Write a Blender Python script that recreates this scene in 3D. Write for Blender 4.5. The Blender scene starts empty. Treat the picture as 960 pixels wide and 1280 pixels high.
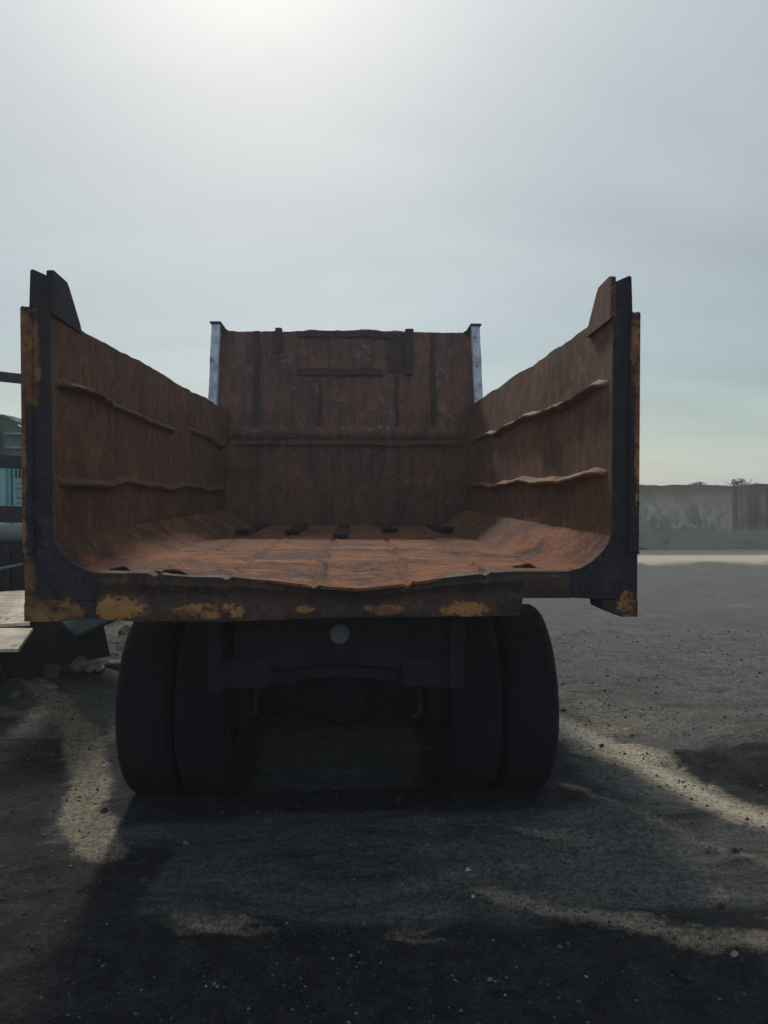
import bpy, bmesh, math, random
import numpy as np
from mathutils import Vector, Matrix, Euler
R = math.radians
random.seed(7); rng = np.random.default_rng(11)
S = bpy.context.scene
COL = S.collection

# ------------------------------------------------------------------ camera
cam = bpy.data.cameras.new('camera'); camo = bpy.data.objects.new('camera', cam); COL.objects.link(camo)
camo.location = (0.10, 0, 1.65)
camo.rotation_euler = (R(90 - 1.206), 0, R(-2.17))
cam.sensor_fit = 'VERTICAL'; cam.sensor_height = 36.0; cam.lens = 950 / 1280 * 36
cam.clip_start = 0.05; cam.clip_end = 5000
S.camera = camo

# ------------------------------------------------------------------ sky and sun
SUN_EL, SUN_AZ = 41.0, -8.0            # azimuth in degrees clockwise from +Y
el, az = R(SUN_EL), R(SUN_AZ)
sdir = Vector((math.sin(az) * math.cos(el), math.cos(az) * math.cos(el), math.sin(el)))
wd = bpy.data.worlds.new('World'); S.world = wd; wd.use_nodes = True
nt = wd.node_tree; nt.nodes.clear()
def wn(t, **k):
    n = nt.nodes.new(t)
    for a, b in k.items(): setattr(n, a, b)
    return n
L = nt.links.new
out = wn('ShaderNodeOutputWorld')
sky = wn('ShaderNodeTexSky', sky_type='NISHITA', sun_disc=False, sun_elevation=el, sun_rotation=az,
         altitude=50, air_density=1.2, dust_density=0.75, ozone_density=1.0)
bg1 = wn('ShaderNodeBackground'); bg1.inputs['Strength'].default_value = 0.05
L(sky.outputs[0], bg1.inputs['Color'])
tc = wn('ShaderNodeTexCoord')
nrm = wn('ShaderNodeVectorMath', operation='NORMALIZE'); L(tc.outputs['Generated'], nrm.inputs[0])
dot = wn('ShaderNodeVectorMath', operation='DOT_PRODUCT'); L(nrm.outputs[0], dot.inputs[0]); dot.inputs[1].default_value = sdir
def wm(op, a, b=None, clamp=False):
    n = wn('ShaderNodeMath', operation=op, use_clamp=clamp)
    for i, v in enumerate((a, b)):
        if v is None: continue
        if isinstance(v, (int, float)): n.inputs[i].default_value = v
        else: L(v, n.inputs[i])
    return n.outputs[0]
dp = wm('MAXIMUM', dot.outputs['Value'], 0.0)
g1 = wm('MULTIPLY', wm('POWER', dp, 3.5), 0.15)
g2 = wm('MULTIPLY', wm('POWER', dp, 16.0), 0.0)
glow = wm('ADD', g1, g2)
sep = wn('ShaderNodeSeparateXYZ'); L(nrm.outputs[0], sep.inputs[0])
# thin streaky cloud: noise on the direction projected to a flat layer
zc = wm('MAXIMUM', wm('ADD', sep.outputs['Z'], 0.16), 0.1)
comb = wn('ShaderNodeCombineXYZ')
L(wm('DIVIDE', sep.outputs['X'], zc), comb.inputs[0]); L(wm('DIVIDE', sep.outputs['Y'], zc), comb.inputs[1])
mp = wn('ShaderNodeMapping'); mp.inputs['Rotation'].default_value = (0, 0, R(28)); mp.inputs['Scale'].default_value = (0.8, 1.5, 1)
L(comb.outputs[0], mp.inputs['Vector'])
nz = wn('ShaderNodeTexNoise'); nz.inputs['Scale'].default_value = 0.8; nz.inputs['Detail'].default_value = 7; nz.inputs['Roughness'].default_value = 0.52
nz.inputs['Distortion'].default_value = 0.5
L(mp.outputs[0], nz.inputs['Vector'])
cr = wn('ShaderNodeMapRange'); cr.inputs['From Min'].default_value = 0.38; cr.inputs['From Max'].default_value = 0.78
cr.inputs['To Min'].default_value = 0.0; cr.inputs['To Max'].default_value = 0.10
L(nz.outputs['Fac'], cr.inputs['Value'])
# haze: greenish grey near the horizon and the sun side, bluer opposite
hz = wn('ShaderNodeMapRange'); hz.inputs['From Min'].default_value = -1; hz.inputs['From Max'].default_value = 0.7
L(dot.outputs['Value'], hz.inputs['Value'])
hmix = wn('ShaderNodeMix', data_type='RGBA'); L(hz.outputs[0], hmix.inputs['Factor'])
hmix.inputs[6].default_value = (0.30, 0.38, 0.56, 1)
emix = wn('ShaderNodeValToRGB'); L(sep.outputs['Z'], emix.inputs[0]); cre = emix.color_ramp
cre.elements[0].position = 0.0; cre.elements[0].color = (0.0, 0.11, 0.19, 1); cre.elements[1].position = 0.55; cre.elements[1].color = (0.240, 0.240, 0.185, 1)
for p_, c_ in ((0.12, (0.012, 0.022, 0.010)), (0.30, (0.125, 0.112, 0.048))):
    e_ = cre.elements.new(p_); e_.color = (*c_, 1)
L(emix.outputs[0], hmix.inputs[7])
lum = wm('ADD', glow, cr.outputs[0])
lc = wn('ShaderNodeCombineColor'); L(wm('MULTIPLY', lum, 0.97), lc.inputs[0]); L(wm('MULTIPLY', lum, 1.02), lc.inputs[1]); L(lum, lc.inputs[2])
add = wn('ShaderNodeMix', data_type='RGBA', blend_type='ADD'); add.inputs['Factor'].default_value = 1
L(hmix.outputs[2], add.inputs[6]); L(lc.outputs[0], add.inputs[7])
bg2 = wn('ShaderNodeBackground'); bg2.inputs['Strength'].default_value = 1.0; L(add.outputs[2], bg2.inputs['Color'])
adds = wn('ShaderNodeAddShader'); L(bg1.outputs[0], adds.inputs[0]); L(bg2.outputs[0], adds.inputs[1]); L(adds.outputs[0], out.inputs['Surface'])

sl = bpy.data.lights.new('sun', 'SUN'); so = bpy.data.objects.new('sun', sl); COL.objects.link(so)
sl.energy = 2.5; sl.angle = R(5); sl.color = (1.0, 0.93, 0.82)
so.rotation_euler = sdir.to_track_quat('Z', 'Y').to_euler(); so.location = (0, 0, 30)
S.view_settings.view_transform = 'Standard'; S.view_settings.look = 'None'
S.view_settings.exposure = 0.0; S.view_settings.gamma = 1.0; S.view_settings.use_curve_mapping = False

# ------------------------------------------------------------------ numpy noise
def _h(ix, iy, iz, s):
    n = (ix * 374761393 + iy * 668265263 + iz * 2147483647 + s * 1274126177) & 0xffffffff
    n = ((n ^ (n >> 13)) * 1274126177) & 0xffffffff
    return ((n ^ (n >> 16)) & 0xffff) / 65535.0
def vnoise(x, y, z=0.0, s=0):
    x, y, z = np.broadcast_arrays(np.asarray(x, float), np.asarray(y, float), np.asarray(z, float))
    ix, iy, iz = (np.floor(a).astype(np.int64) for a in (x, y, z))
    fx, fy, fz = x - ix, y - iy, z - iz
    fx, fy, fz = (a * a * (3 - 2 * a) for a in (fx, fy, fz))
    r = 0
    for dx in (0, 1):
        for dy in (0, 1):
            for dz in (0, 1):
                w = (fx if dx else 1 - fx) * (fy if dy else 1 - fy) * (fz if dz else 1 - fz)
                r = r + w * _h(ix + dx, iy + dy, iz + dz, s)
    return r * 2 - 1
def fbm(x, y, z=0.0, o=4, s=0, g=0.5):
    a, r, t = 1.0, 0, 0
    for i in range(o):
        r = r + a * vnoise(np.asarray(x) * 2 ** i, np.asarray(y) * 2 ** i, np.asarray(z) * 2 ** i, s + i); t += a; a *= g
    return r / t
def sstep(a, b, x):
    t = np.clip((x - a) / (b - a), 0, 1); return t * t * (3 - 2 * t)

# ------------------------------------------------------------------ materials
class MN:
    def __init__(s, name):
        s.m = bpy.data.materials.new(name); s.m.use_nodes = True; s.nt = s.m.node_tree
        s.b = s.nt.nodes['Principled BSDF']; s.b.inputs['Specular IOR Level'].default_value = 0.25
        s.tc = s.n('ShaderNodeTexCoord').outputs['Object']
    def n(s, t, **k):
        n = s.nt.nodes.new(t)
        for a, b in k.items(): setattr(n, a, b)
        return n
    def l(s, a, b): s.nt.links.new(a, b)
    def map(s, scale, loc=(0, 0, 0), rot=(0, 0, 0)):
        m = s.n('ShaderNodeMapping'); m.inputs['Scale'].default_value = scale; m.inputs['Location'].default_value = loc; m.inputs['Rotation'].default_value = rot
        s.l(s.tc, m.inputs['Vector']); return m.outputs[0]
    def noise(s, scale, detail=6, rough=0.6, vec=None, dist=0.0):
        n = s.n('ShaderNodeTexNoise'); n.inputs['Scale'].default_value = scale; n.inputs['Detail'].default_value = detail
        n.inputs['Roughness'].default_value = rough; n.inputs['Distortion'].default_value = dist
        s.l(vec if vec is not None else s.tc, n.inputs['Vector']); return n.outputs['Fac']
    def rng(s, v, a, b, c=0.0, d=1.0):
        n = s.n('ShaderNodeMapRange'); n.interpolation_type = 'SMOOTHSTEP'
        for i, x in zip(('From Min', 'From Max', 'To Min', 'To Max'), (a, b, c, d)): n.inputs[i].default_value = x
        s.l(v, n.inputs['Value']); return n.outputs[0]
    def math(s, op, a, b=None, clamp=False):
        n = s.n('ShaderNodeMath', operation=op, use_clamp=clamp)
        for i, v in enumerate((a, b)):
            if v is None: continue
            if isinstance(v, (int, float)): n.inputs[i].default_value = v
            else: s.l(v, n.inputs[i])
        return n.outputs[0]
    def mix(s, f, a, b):
        n = s.n('ShaderNodeMix', data_type='RGBA')
        for k, v in (('Factor', f), (6, a), (7, b)):
            i = n.inputs[k]
            if isinstance(v, (int, float)): i.default_value = v
            elif isinstance(v, tuple): i.default_value = (*v, 1)
            else: s.l(v, i)
        return n.outputs[2]
    def blob(s, c, r, soft=0.6):
        """1 inside an ellipsoid patch of wear, 0 outside"""
        v = s.n('ShaderNodeVectorMath', operation='SUBTRACT'); s.l(s.tc, v.inputs[0]); v.inputs[1].default_value = c
        d = s.n('ShaderNodeVectorMath', operation='DIVIDE'); s.l(v.outputs[0], d.inputs[0]); d.inputs[1].default_value = r
        q = s.n('ShaderNodeVectorMath', operation='LENGTH'); s.l(d.outputs[0], q.inputs[0])
        return s.rng(q.outputs['Value'], 1 + soft, 1 - soft)
    def bump(s, h, strength=0.4, dist=0.01):
        n = s.n('ShaderNodeBump'); n.inputs['Strength'].default_value = strength; n.inputs['Distance'].default_value = dist
        s.l(h, n.inputs['Height']); s.l(n.outputs[0], s.b.inputs['Normal'])
    def out(s, col, rough=0.85, metal=0.0):
        if isinstance(col, tuple): s.b.inputs['Base Color'].default_value = (*col, 1)
        else: s.l(col, s.b.inputs['Base Color'])
        if isinstance(rough, float): s.b.inputs['Roughness'].default_value = rough
        else: s.l(rough, s.b.inputs['Roughness'])
        s.b.inputs['Metallic'].default_value = metal
        return s.m

def steel(name, dark, mid, light, streak=0.6, fine=45, yellow=None, ycol=(0.27, 0.155, 0.050), specks=0.12, bump=0.45, sc=2.2, thresh=0.5, speck_col=(0.20, 0.19, 0.18)):
    m = MN(name)
    big = m.noise(sc, 8, 0.65, dist=0.4)
    st = m.noise(3.2, 6, 0.62, m.map((3.5, 3.5, 0.45)))
    fn = m.noise(fine, 5, 0.7)
    v = m.math('ADD', m.math('MULTIPLY', big, 1 - streak * 0.5), m.math('MULTIPLY', st, streak * 0.5))
    v = m.math('ADD', m.math('MULTIPLY', v, 0.8), m.math('MULTIPLY', fn, 0.2))
    c = m.mix(m.rng(v, 0.43, 0.54), dark, mid)
    c = m.mix(m.rng(m.noise(sc * 2.6, 9, 0.72, m.map((1, 1, 1), (5, 3, 1))), 0.52, 0.70), c, light)
    c = m.mix(m.math('MULTIPLY', m.rng(m.noise(11, 9, 0.82, m.map((1, 1, 0.7), (2, 8, 1))), 0.49, 0.58), 0.75), c, tuple(x * 0.45 for x in mid))
    c = m.mix(m.math('MULTIPLY', m.rng(m.noise(19, 8, 0.85, m.map((1, 1, 0.5), (6, 1, 1))), 0.54, 0.63), 0.75), c, light)
    gr = m.noise(95, 6, 0.8)
    c = m.mix(m.math('MULTIPLY', m.rng(gr, 0.52, 0.62), 0.55), c, tuple(x * 0.4 for x in mid))
    c = m.mix(m.math('MULTIPLY', m.rng(gr, 0.46, 0.38), 0.45), c, tuple(x * 1.15 for x in light))
    # pits and scratches
    c = m.mix(m.math('MULTIPLY', m.rng(m.noise(120, 3, 0.6), 0.60, 0.72), 0.5), c, tuple(x * 0.45 for x in dark))
    sp = m.rng(m.noise(24, 4, 0.75, m.map((1, 1, 0.28), (9, 2, 4))), 0.66, 0.76)
    c = m.mix(m.math('MULTIPLY', sp, specks * 3), c, speck_col)
    if yellow:
        acc = None
        for cc, rr in yellow:
            bq = m.blob(cc, rr); acc = bq if acc is None else m.math('MAXIMUM', acc, bq)
        chip = m.noise(13, 10, 0.80, dist=0.25)
        acc = m.math('ADD', m.math('MULTIPLY', acc, 0.50), m.math('MULTIPLY', chip, 1.5))
        ym = m.rng(acc, thresh + 0.70, thresh + 0.76)
        yc = m.mix(m.rng(m.noise(9, 6, 0.7), 0.42, 0.62), ycol, (ycol[0] * 0.55, ycol[1] * 0.40, ycol[2] * 0.6))
        c = m.mix(m.math('MULTIPLY', m.rng(acc, thresh + 0.58, thresh + 0.72), 0.85), c, (0.105, 0.050, 0.026))
        c = m.mix(ym, c, yc)
    m.bump(m.math('ADD', m.math('MULTIPLY', gr, 0.5), m.math('ADD', m.math('MULTIPLY', fn, 0.5), v)), bump, 0.016)
    return m.out(c, m.rng(v, 0.4, 0.6, 0.72, 0.92))

GRIME = (0.018, 0.020, 0.026)
M = {}
M['wall_in'] = steel('rust_wall', (0.060, 0.030, 0.020), (0.150, 0.072, 0.042), (0.270, 0.125, 0.062), streak=0.9, sc=1.5, specks=0.06)
M['headboard'] = steel('rust_headboard', (0.064, 0.034, 0.029), (0.165, 0.080, 0.058), (0.260, 0.130, 0.085), streak=1.0, sc=1.6, specks=0.14, speck_col=(0.22, 0.18, 0.17), ycol=(0.20, 0.155, 0.14), thresh=0.56,
    yellow=[((0.19, 7.25, 3.02), (0.26, 0.5, 0.13)), ((-0.05, 7.25, 2.82), (0.35, 0.5, 0.07)), ((-0.35, 7.25, 2.66), (0.22, 0.5, 0.08)), ((0.88, 7.25, 2.80), (0.22, 0.5, 0.16)), ((0.55, 7.25, 2.42), (0.2, 0.5, 0.14)), ((-0.55, 7.25, 2.95), (0.12, 0.5, 0.14)), ((0.2, 7.25, 2.3), (0.5, 0.5, 0.05)), ((0.2, 7.25, 1.75), (0.06, 0.5, 0.3))])
M['rib'] = steel('rust_rib', (0.11, 0.052, 0.028), (0.20, 0.088, 0.042), (0.27, 0.14, 0.075), streak=0.2, sc=4)
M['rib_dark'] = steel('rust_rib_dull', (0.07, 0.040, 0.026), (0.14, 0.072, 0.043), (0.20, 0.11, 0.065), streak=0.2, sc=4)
M['grime'] = steel('black_steel', (0.014, 0.015, 0.020), (0.030, 0.030, 0.036), (0.055, 0.050, 0.050), sc=3, specks=0.04)
M['strip'] = steel('dark_strip', (0.018, 0.014, 0.016), (0.036, 0.025, 0.025), (0.060, 0.040, 0.036), sc=3, specks=0.05)
M['under'] = steel('greasy_chassis', (0.010, 0.011, 0.015), (0.020, 0.020, 0.024), (0.035, 0.030, 0.030), sc=4, specks=0.02)
M['post_l'] = steel('post_left', (0.016, 0.018, 0.026), (0.036, 0.034, 0.040), (0.080, 0.058, 0.046), sc=4, specks=0.34, thresh=0.44,
    yellow=[((-1.21, 3.0, 2.28), (0.060, 0.3, 0.22)), ((-1.19, 3.0, 2.16), (0.045, 0.3, 0.22)), ((-1.222, 3.0, 1.80), (0.022, 0.3, 0.75)),
            ((-1.17, 3.0, 1.185), (0.15, 0.4, 0.070)), ((-1.08, 3.0, 1.19), (0.12, 0.4, 0.055)), ((-1.205, 3.0, 1.33), (0.035, 0.2, 0.14))])
M['post_r'] = steel('post_right', (0.014, 0.016, 0.024), (0.030, 0.029, 0.034), (0.070, 0.048, 0.038), sc=4, specks=0.16, thresh=0.45, ycol=(0.36, 0.17, 0.05),
    yellow=[((1.25, 3.0, 2.25), (0.035, 0.2, 0.20)), ((1.255, 3.0, 1.9), (0.018, 0.2, 0.4)), ((1.225, 3.0, 1.195), (0.060, 0.3, 0.075))])
M['beam'] = steel('rear_beam', (0.028, 0.021, 0.020), (0.065, 0.042, 0.030), (0.125, 0.072, 0.042), sc=4, streak=0.3, specks=0.08, thresh=0.47, ycol=(0.36, 0.18, 0.055),
    yellow=[((-0.86, 3.0, 1.20), (0.16, 0.3, 0.075)), ((-0.52, 3.0, 1.185), (0.14, 0.3, 0.045)), ((-0.40, 3.0, 1.19), (0.07, 0.3, 0.045)), ((0.22, 3.0, 1.19), (0.12, 0.2, 0.03)), ((0.55, 3.0, 1.185), (0.14, 0.3, 0.045)), ((-0.1, 3, 1.19), (0.05, 0.2, 0.02))])
M['white_post'] = steel('peeling_white_paint', (0.62, 0.70, 0.78), (0.72, 0.78, 0.84), (0.16, 0.08, 0.05), sc=4, streak=0.4, specks=0.0)
M['cap'] = M['grime']
M['hb_strip'] = steel('headboard_strip', (0.026, 0.019, 0.021), (0.052, 0.033, 0.031), (0.10, 0.056, 0.045), sc=4, streak=1.0, specks=0.1)

def floor_mat():
    m = MN('rust_floor')
    lg = m.noise(3.0, 8, 0.66, m.map((2.4, 0.6, 1)), dist=0.5)
    cr_ = m.noise(5.0, 8, 0.7, m.map((0.30, 2.6, 1), (2, 7, 0)), dist=0.3)
    fn = m.noise(60, 5, 0.7)
    pt = m.noise(1.9, 9, 0.74, m.map((1, 0.8, 1), (4, 1, 3)), dist=0.2)
    sq = m.n('ShaderNodeSeparateXYZ'); m.l(m.tc, sq.inputs[0])
    flat = m.rng(m.math('ABSOLUTE', m.math('SUBTRACT', sq.outputs[0], 0.02)), 0.96, 0.86)
    g5 = m.noise(70, 7, 0.82); g2 = m.noise(17, 9, 0.8)
    c = m.mix(m.rng(pt, 0.42, 0.60), (0.085, 0.034, 0.022), (0.275, 0.095, 0.036))
    c = m.mix(m.math('MULTIPLY', m.rng(g2, 0.50, 0.62), 0.6), c, (0.30, 0.125, 0.055))
    c = m.mix(m.math('MULTIPLY', m.rng(g2, 0.47, 0.38), 0.6), c, (0.075, 0.038, 0.028))
    c = m.mix(m.math('MULTIPLY', m.rng(cr_, 0.54, 0.66), flat), c, (0.42, 0.175, 0.065))
    c = m.mix(m.math('MULTIPLY', m.rng(m.noise(9, 9, 0.84, m.map((0.30, 2.0, 1), (1, 2, 3)), dist=0.3), 0.58, 0.66), flat), c, (0.50, 0.31, 0.17))
    c = m.mix(m.rng(m.noise(4, 10, 0.84, m.map((0.8, 1.0, 1), (7, 2, 3))), 0.53, 0.60), c, (0.045, 0.030, 0.027))
    c = m.mix(m.math('MULTIPLY', m.rng(m.noise(3, 9, 0.8, m.map((1, 1.2, 1), (3, 8, 3))), 0.58, 0.66), 0.7), c, (0.080, 0.090, 0.080))
    c = m.mix(m.math('MULTIPLY', m.rng(g5, 0.52, 0.60), 0.6), c, (0.045, 0.026, 0.022))
    c = m.mix(m.math('MULTIPLY', m.rng(g5, 0.45, 0.37), 0.35), c, (0.42, 0.22, 0.12))
    spx = m.n('ShaderNodeSeparateXYZ'); m.l(m.tc, spx.inputs[0])
    for k, x_ in enumerate((-0.86, -0.70, -0.41, -0.06, 0.32, 0.64, 0.88)):
        dx = m.math('ABSOLUTE', m.math('SUBTRACT', m.math('ADD', spx.outputs[0], m.math('MULTIPLY', pt, 0.24)), x_ + 0.14))
        c = m.mix(m.math('MULTIPLY', m.rng(dx, 0.014, 0.004), m.rng(m.noise(5, 5, 0.7, m.map((1, 1, 1), (k, 0, 0))), 0.45, 0.62, 0.0, 0.85)), c, (0.022, 0.016, 0.016))
    # coal and soil silted up at the foot of the headboard
    sp = m.n('ShaderNodeSeparateXYZ'); m.l(m.tc, sp.inputs[0])
    c = m.mix(m.math('MULTIPLY', m.rng(m.math('ADD', sp.outputs[1], m.math('MULTIPLY', lg, 1.2)), 7.1, 7.7), 0.7), c, (0.14, 0.115, 0.10))
    m.bump(m.math('ADD', m.math('MULTIPLY', g5, 0.5), m.math('ADD', pt, m.math('MULTIPLY', g2, 0.8))), 0.8, 0.022)
    return m.out(c, 0.88)
M['floor'] = floor_mat()

def rubber():
    m = MN('dusty_rubber')
    n1 = m.noise(6, 7, 0.7); c = m.mix(m.rng(n1, 0.45, 0.7), (0.006, 0.007, 0.010), (0.013, 0.013, 0.014))
    m.bump(m.noise(50, 5, 0.7), 0.35, 0.006); return m.out(c, 0.92)
M['rubber'] = rubber()

# ground ---------------------------------------------------------------
def ground_mat():
    m = MN('coal_dust_ground')
    at = m.n('ShaderNodeAttribute', attribute_name='layer').outputs['Color']
    sp = m.n('ShaderNodeSeparateColor'); m.l(at, sp.inputs[0])
    pale, dark, brown = sp.outputs[0], sp.outputs[1], sp.outputs[2]
    n1 = m.noise(1.3, 9, 0.7, dist=0.6); n2 = m.noise(7, 9, 0.74); n3 = m.noise(38, 8, 0.8); n4 = m.noise(150, 4, 0.8)
    grit = m.math('ADD', m.math('MULTIPLY', n3, 0.55), m.math('MULTIPLY', n4, 0.45))
    base = m.mix(m.rng(n2, 0.35, 0.65), (0.104, 0.115, 0.113), (0.172, 0.184, 0.176))
    base = m.mix(m.rng(n1, 0.40, 0.62), base, (0.125, 0.128, 0.118))
    pc = m.mix(m.rng(n2, 0.38, 0.66), (0.26, 0.225, 0.165), (0.37, 0.325, 0.245))
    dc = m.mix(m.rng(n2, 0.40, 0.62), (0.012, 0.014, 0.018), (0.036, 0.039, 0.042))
    fl = m.noise(2.6, 10, 0.78, m.map((0.55, 2.2, 1), (3, 1, 0), (0, 0, R(-14))), dist=0.5)
    base = m.mix(m.math('MULTIPLY', m.rng(fl, 0.50, 0.60), 0.55), base, (0.070, 0.074, 0.074))
    edge = m.math('SUBTRACT', m.math('ADD', m.math('MULTIPLY', m.math('ADD', m.math('MULTIPLY', n2, 0.35), m.math('MULTIPLY', fl, 0.65)), 1.5), m.math('MULTIPLY', grit, 0.5)), 1.0)
    c = m.mix(m.math('MULTIPLY', m.rng(m.math('ADD', brown, edge), 0.35, 0.7), 0.8), base, (0.085, 0.072, 0.048))
    c = m.mix(m.rng(m.math('ADD', dark, edge), 0.30, 0.72), c, dc)  # coal dust, and the shade painted at the left in the same mask
    c = m.mix(m.rng(m.math('ADD', pale, edge), 0.30, 0.74), c, pc)
    al = m.n('ShaderNodeAttribute', attribute_name='layer').outputs['Alpha']
    c = m.mix(m.rng(m.math('ADD', al, m.math('MULTIPLY', edge, 0.4)), 0.15, 0.95), c, (0.58, 0.52, 0.41))
    gr = m.mix(m.rng(grit, 0.455, 0.555), (0.38, 0.39, 0.41), (1.42, 1.40, 1.34))
    mu = m.n('ShaderNodeMix', data_type='RGBA', blend_type='MULTIPLY'); mu.inputs['Factor'].default_value = 0.85
    m.l(c, mu.inputs[6]); m.l(gr, mu.inputs[7])
    h = m.math('ADD', m.math('MULTIPLY', n3, 0.5), m.math('ADD', m.math('MULTIPLY', n4, 0.25), m.math('MULTIPLY', n2, 0.7)))
    m.bump(h, 1.0, 0.045)
    return m.out(mu.outputs[2], 0.95)
M['ground'] = ground_mat()

def stone(name, a, b):
    m = MN(name); n = m.noise(14, 6, 0.7); m.bump(m.noise(40, 5, 0.7), 0.5, 0.01)
    return m.out(m.mix(m.rng(n, 0.4, 0.65), a, b), 0.9)
M['stone'] = stone('grey_stone', (0.16, 0.17, 0.18), (0.28, 0.28, 0.27))
M['stone_dark'] = stone('coal_stone', (0.02, 0.02, 0.024), (0.05, 0.05, 0.055))
M['stone_mid'] = stone('mid_stone', (0.09, 0.09, 0.09), (0.17, 0.165, 0.15))
M['stone_pale'] = stone('pale_stone', (0.30, 0.28, 0.23), (0.45, 0.41, 0.34))
M['brick'] = stone('red_brick_chip', (0.13, 0.065, 0.045), (0.19, 0.10, 0.075))

def concrete():
    m = MN('stained_concrete')
    sp = m.n('ShaderNodeSeparateXYZ'); m.l(m.tc, sp.inputs[0]); X, Z = sp.outputs[0], sp.outputs[2]
    big = m.noise(0.9, 8, 0.65); fin = m.noise(14, 7, 0.75)
    c = m.mix(m.rng(big, 0.38, 0.64), (0.165, 0.155, 0.115), (0.33, 0.31, 0.25))
    # lime bloom running down from the middle of the wall
    lime = m.noise(1.7, 9, 0.75, m.map((1.3, 1, 0.75), (3, 0, 0.4)), dist=0.4)
    zb = m.math('MULTIPLY', m.rng(Z, 0.55, 0.75), m.rng(Z, 1.75, 1.2))
    xb = m.rng(X, 11.9, 11.5)
    c = m.mix(m.math('MULTIPLY', m.math('MULTIPLY', m.rng(lime, 0.48, 0.62), zb), m.math('MULTIPLY', xb, 0.6)), c, (0.50, 0.50, 0.46))
    # brown water streaks right of the joint
    sv = m.noise(2.2, 5, 0.6, m.map((1.5, 1, 0.10)))
    br = m.math('MULTIPLY', m.rng(X, 11.70, 11.75), m.rng(Z, 0.4, 0.8))
    c = m.mix(m.math('MULTIPLY', br, m.rng(sv, 0.38, 0.58, 0.05, 0.85)), c, (0.10, 0.068, 0.045))
    # dirty top, greyer smooth footing
    c = m.mix(m.math('MULTIPLY', m.rng(m.math('ADD', Z, m.math('MULTIPLY', big, 0.5)), 1.7, 2.3), 0.8), c, (0.10, 0.092, 0.070))
    c = m.mix(m.math('MULTIPLY', m.rng(Z, 0.60, 0.57), 0.75), c, (0.225, 0.225, 0.195))
    c = m.mix(m.math('MULTIPLY', m.rng(m.noise(2.5, 8, 0.7, m.map((1, 1, 2))), 0.52, 0.68), m.rng(Z, 0.45, 0.2)), c, (0.07, 0.07, 0.075))
    c = m.mix(m.math('MULTIPLY', m.rng(fin, 0.5, 0.7), 0.35), c, (0.10, 0.10, 0.09))
    m.bump(m.math('ADD', fin, m.math('MULTIPLY', big, 1.0)), 0.5, 0.03)
    return m.out(c, 0.95)
M['concrete'] = concrete()
def painted(name, col, dirt, rust=0.5, rough=0.55):
    m = MN(name); m.b.inputs['Specular IOR Level'].default_value = 0.25 if rough < 0.9 else 0.0; d = m.noise(5, 8, 0.7, m.map((1.5, 1.5, 0.6))); f = m.noise(30, 6, 0.75)
    c = m.mix(m.rng(d, 0.45, 0.7), col, dirt); c = m.mix(m.math('MULTIPLY', m.rng(f, 0.62, 0.7), rust), c, (0.12, 0.06, 0.035))
    m.bump(d, 0.15, 0.01); return m.out(c, rough)
M['teal'] = painted('teal_paint', (0.26, 0.52, 0.49), (0.34, 0.50, 0.44), 0.25)
M['teal_dark'] = painted('dark_teal_trim', (0.025, 0.07, 0.07), (0.04, 0.08, 0.08))
M['tarp'] = painted('dusty_canvas', (0.13, 0.17, 0.14), (0.26, 0.27, 0.22), 0.2, 0.9)
M['grille'] = painted('worn_grille', (0.22, 0.36, 0.32), (0.32, 0.38, 0.32), 0.7)
M['rack'] = steel('rack_steel', (0.016, 0.022, 0.034), (0.030, 0.036, 0.050), (0.05, 0.05, 0.06), sc=3, specks=0.05)
M['drum'] = painted('galvanised_drum', (0.16, 0.18, 0.19), (0.10, 0.11, 0.12), 0.4, 0.5)
M['cabpaint'] = painted('cab_paint', (0.42, 0.24, 0.05), (0.20, 0.11, 0.05), 0.8)
M['slab'] = painted('grey_sheet', (0.075, 0.095, 0.10), (0.05, 0.06, 0.065), 0.2, 0.95)
M['cable'] = painted('grey_cable', (0.16, 0.17, 0.19), (0.12, 0.12, 0.13), 0.1, 0.6)
def wood():
    m = MN('weathered_plywood')
    g = m.noise(7, 7, 0.65, m.map((0.4, 3.5, 1)), dist=0.6); s2 = m.noise(9, 8, 0.75)
    c = m.mix(m.rng(g, 0.38, 0.62), (0.56, 0.46, 0.34), (0.76, 0.67, 0.54)); c = m.mix(m.rng(s2, 0.54, 0.66), c, (0.24, 0.17, 0.11)); c = m.mix(m.rng(m.noise(5, 9, 0.8), 0.58, 0.64), c, (0.09, 0.065, 0.045)); c = m.mix(m.rng(m.noise(40, 6, 0.8), 0.56, 0.66), c, (0.30, 0.23, 0.16))
    m.bump(g, 0.4, 0.01); return m.out(c, 0.85)
M['wood'] = wood()
def leafm():
    m = MN('dry_leaf'); return m.out(m.mix(m.rng(m.noise(9, 3, 0.6), 0.4, 0.6), (0.035, 0.045, 0.020), (0.075, 0.075, 0.04)), 0.8)
M['leaf'] = leafm()
g = MN('dirty_glass'); g.b.inputs['Transmission Weight'].default_value = 0.5; M['glass'] = g.out((0.10, 0.13, 0.12), 0.15)
M['disc'] = painted('dull_disc', (0.15, 0.15, 0.13), (0.11, 0.11, 0.10), 0.4, 0.6)

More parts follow.
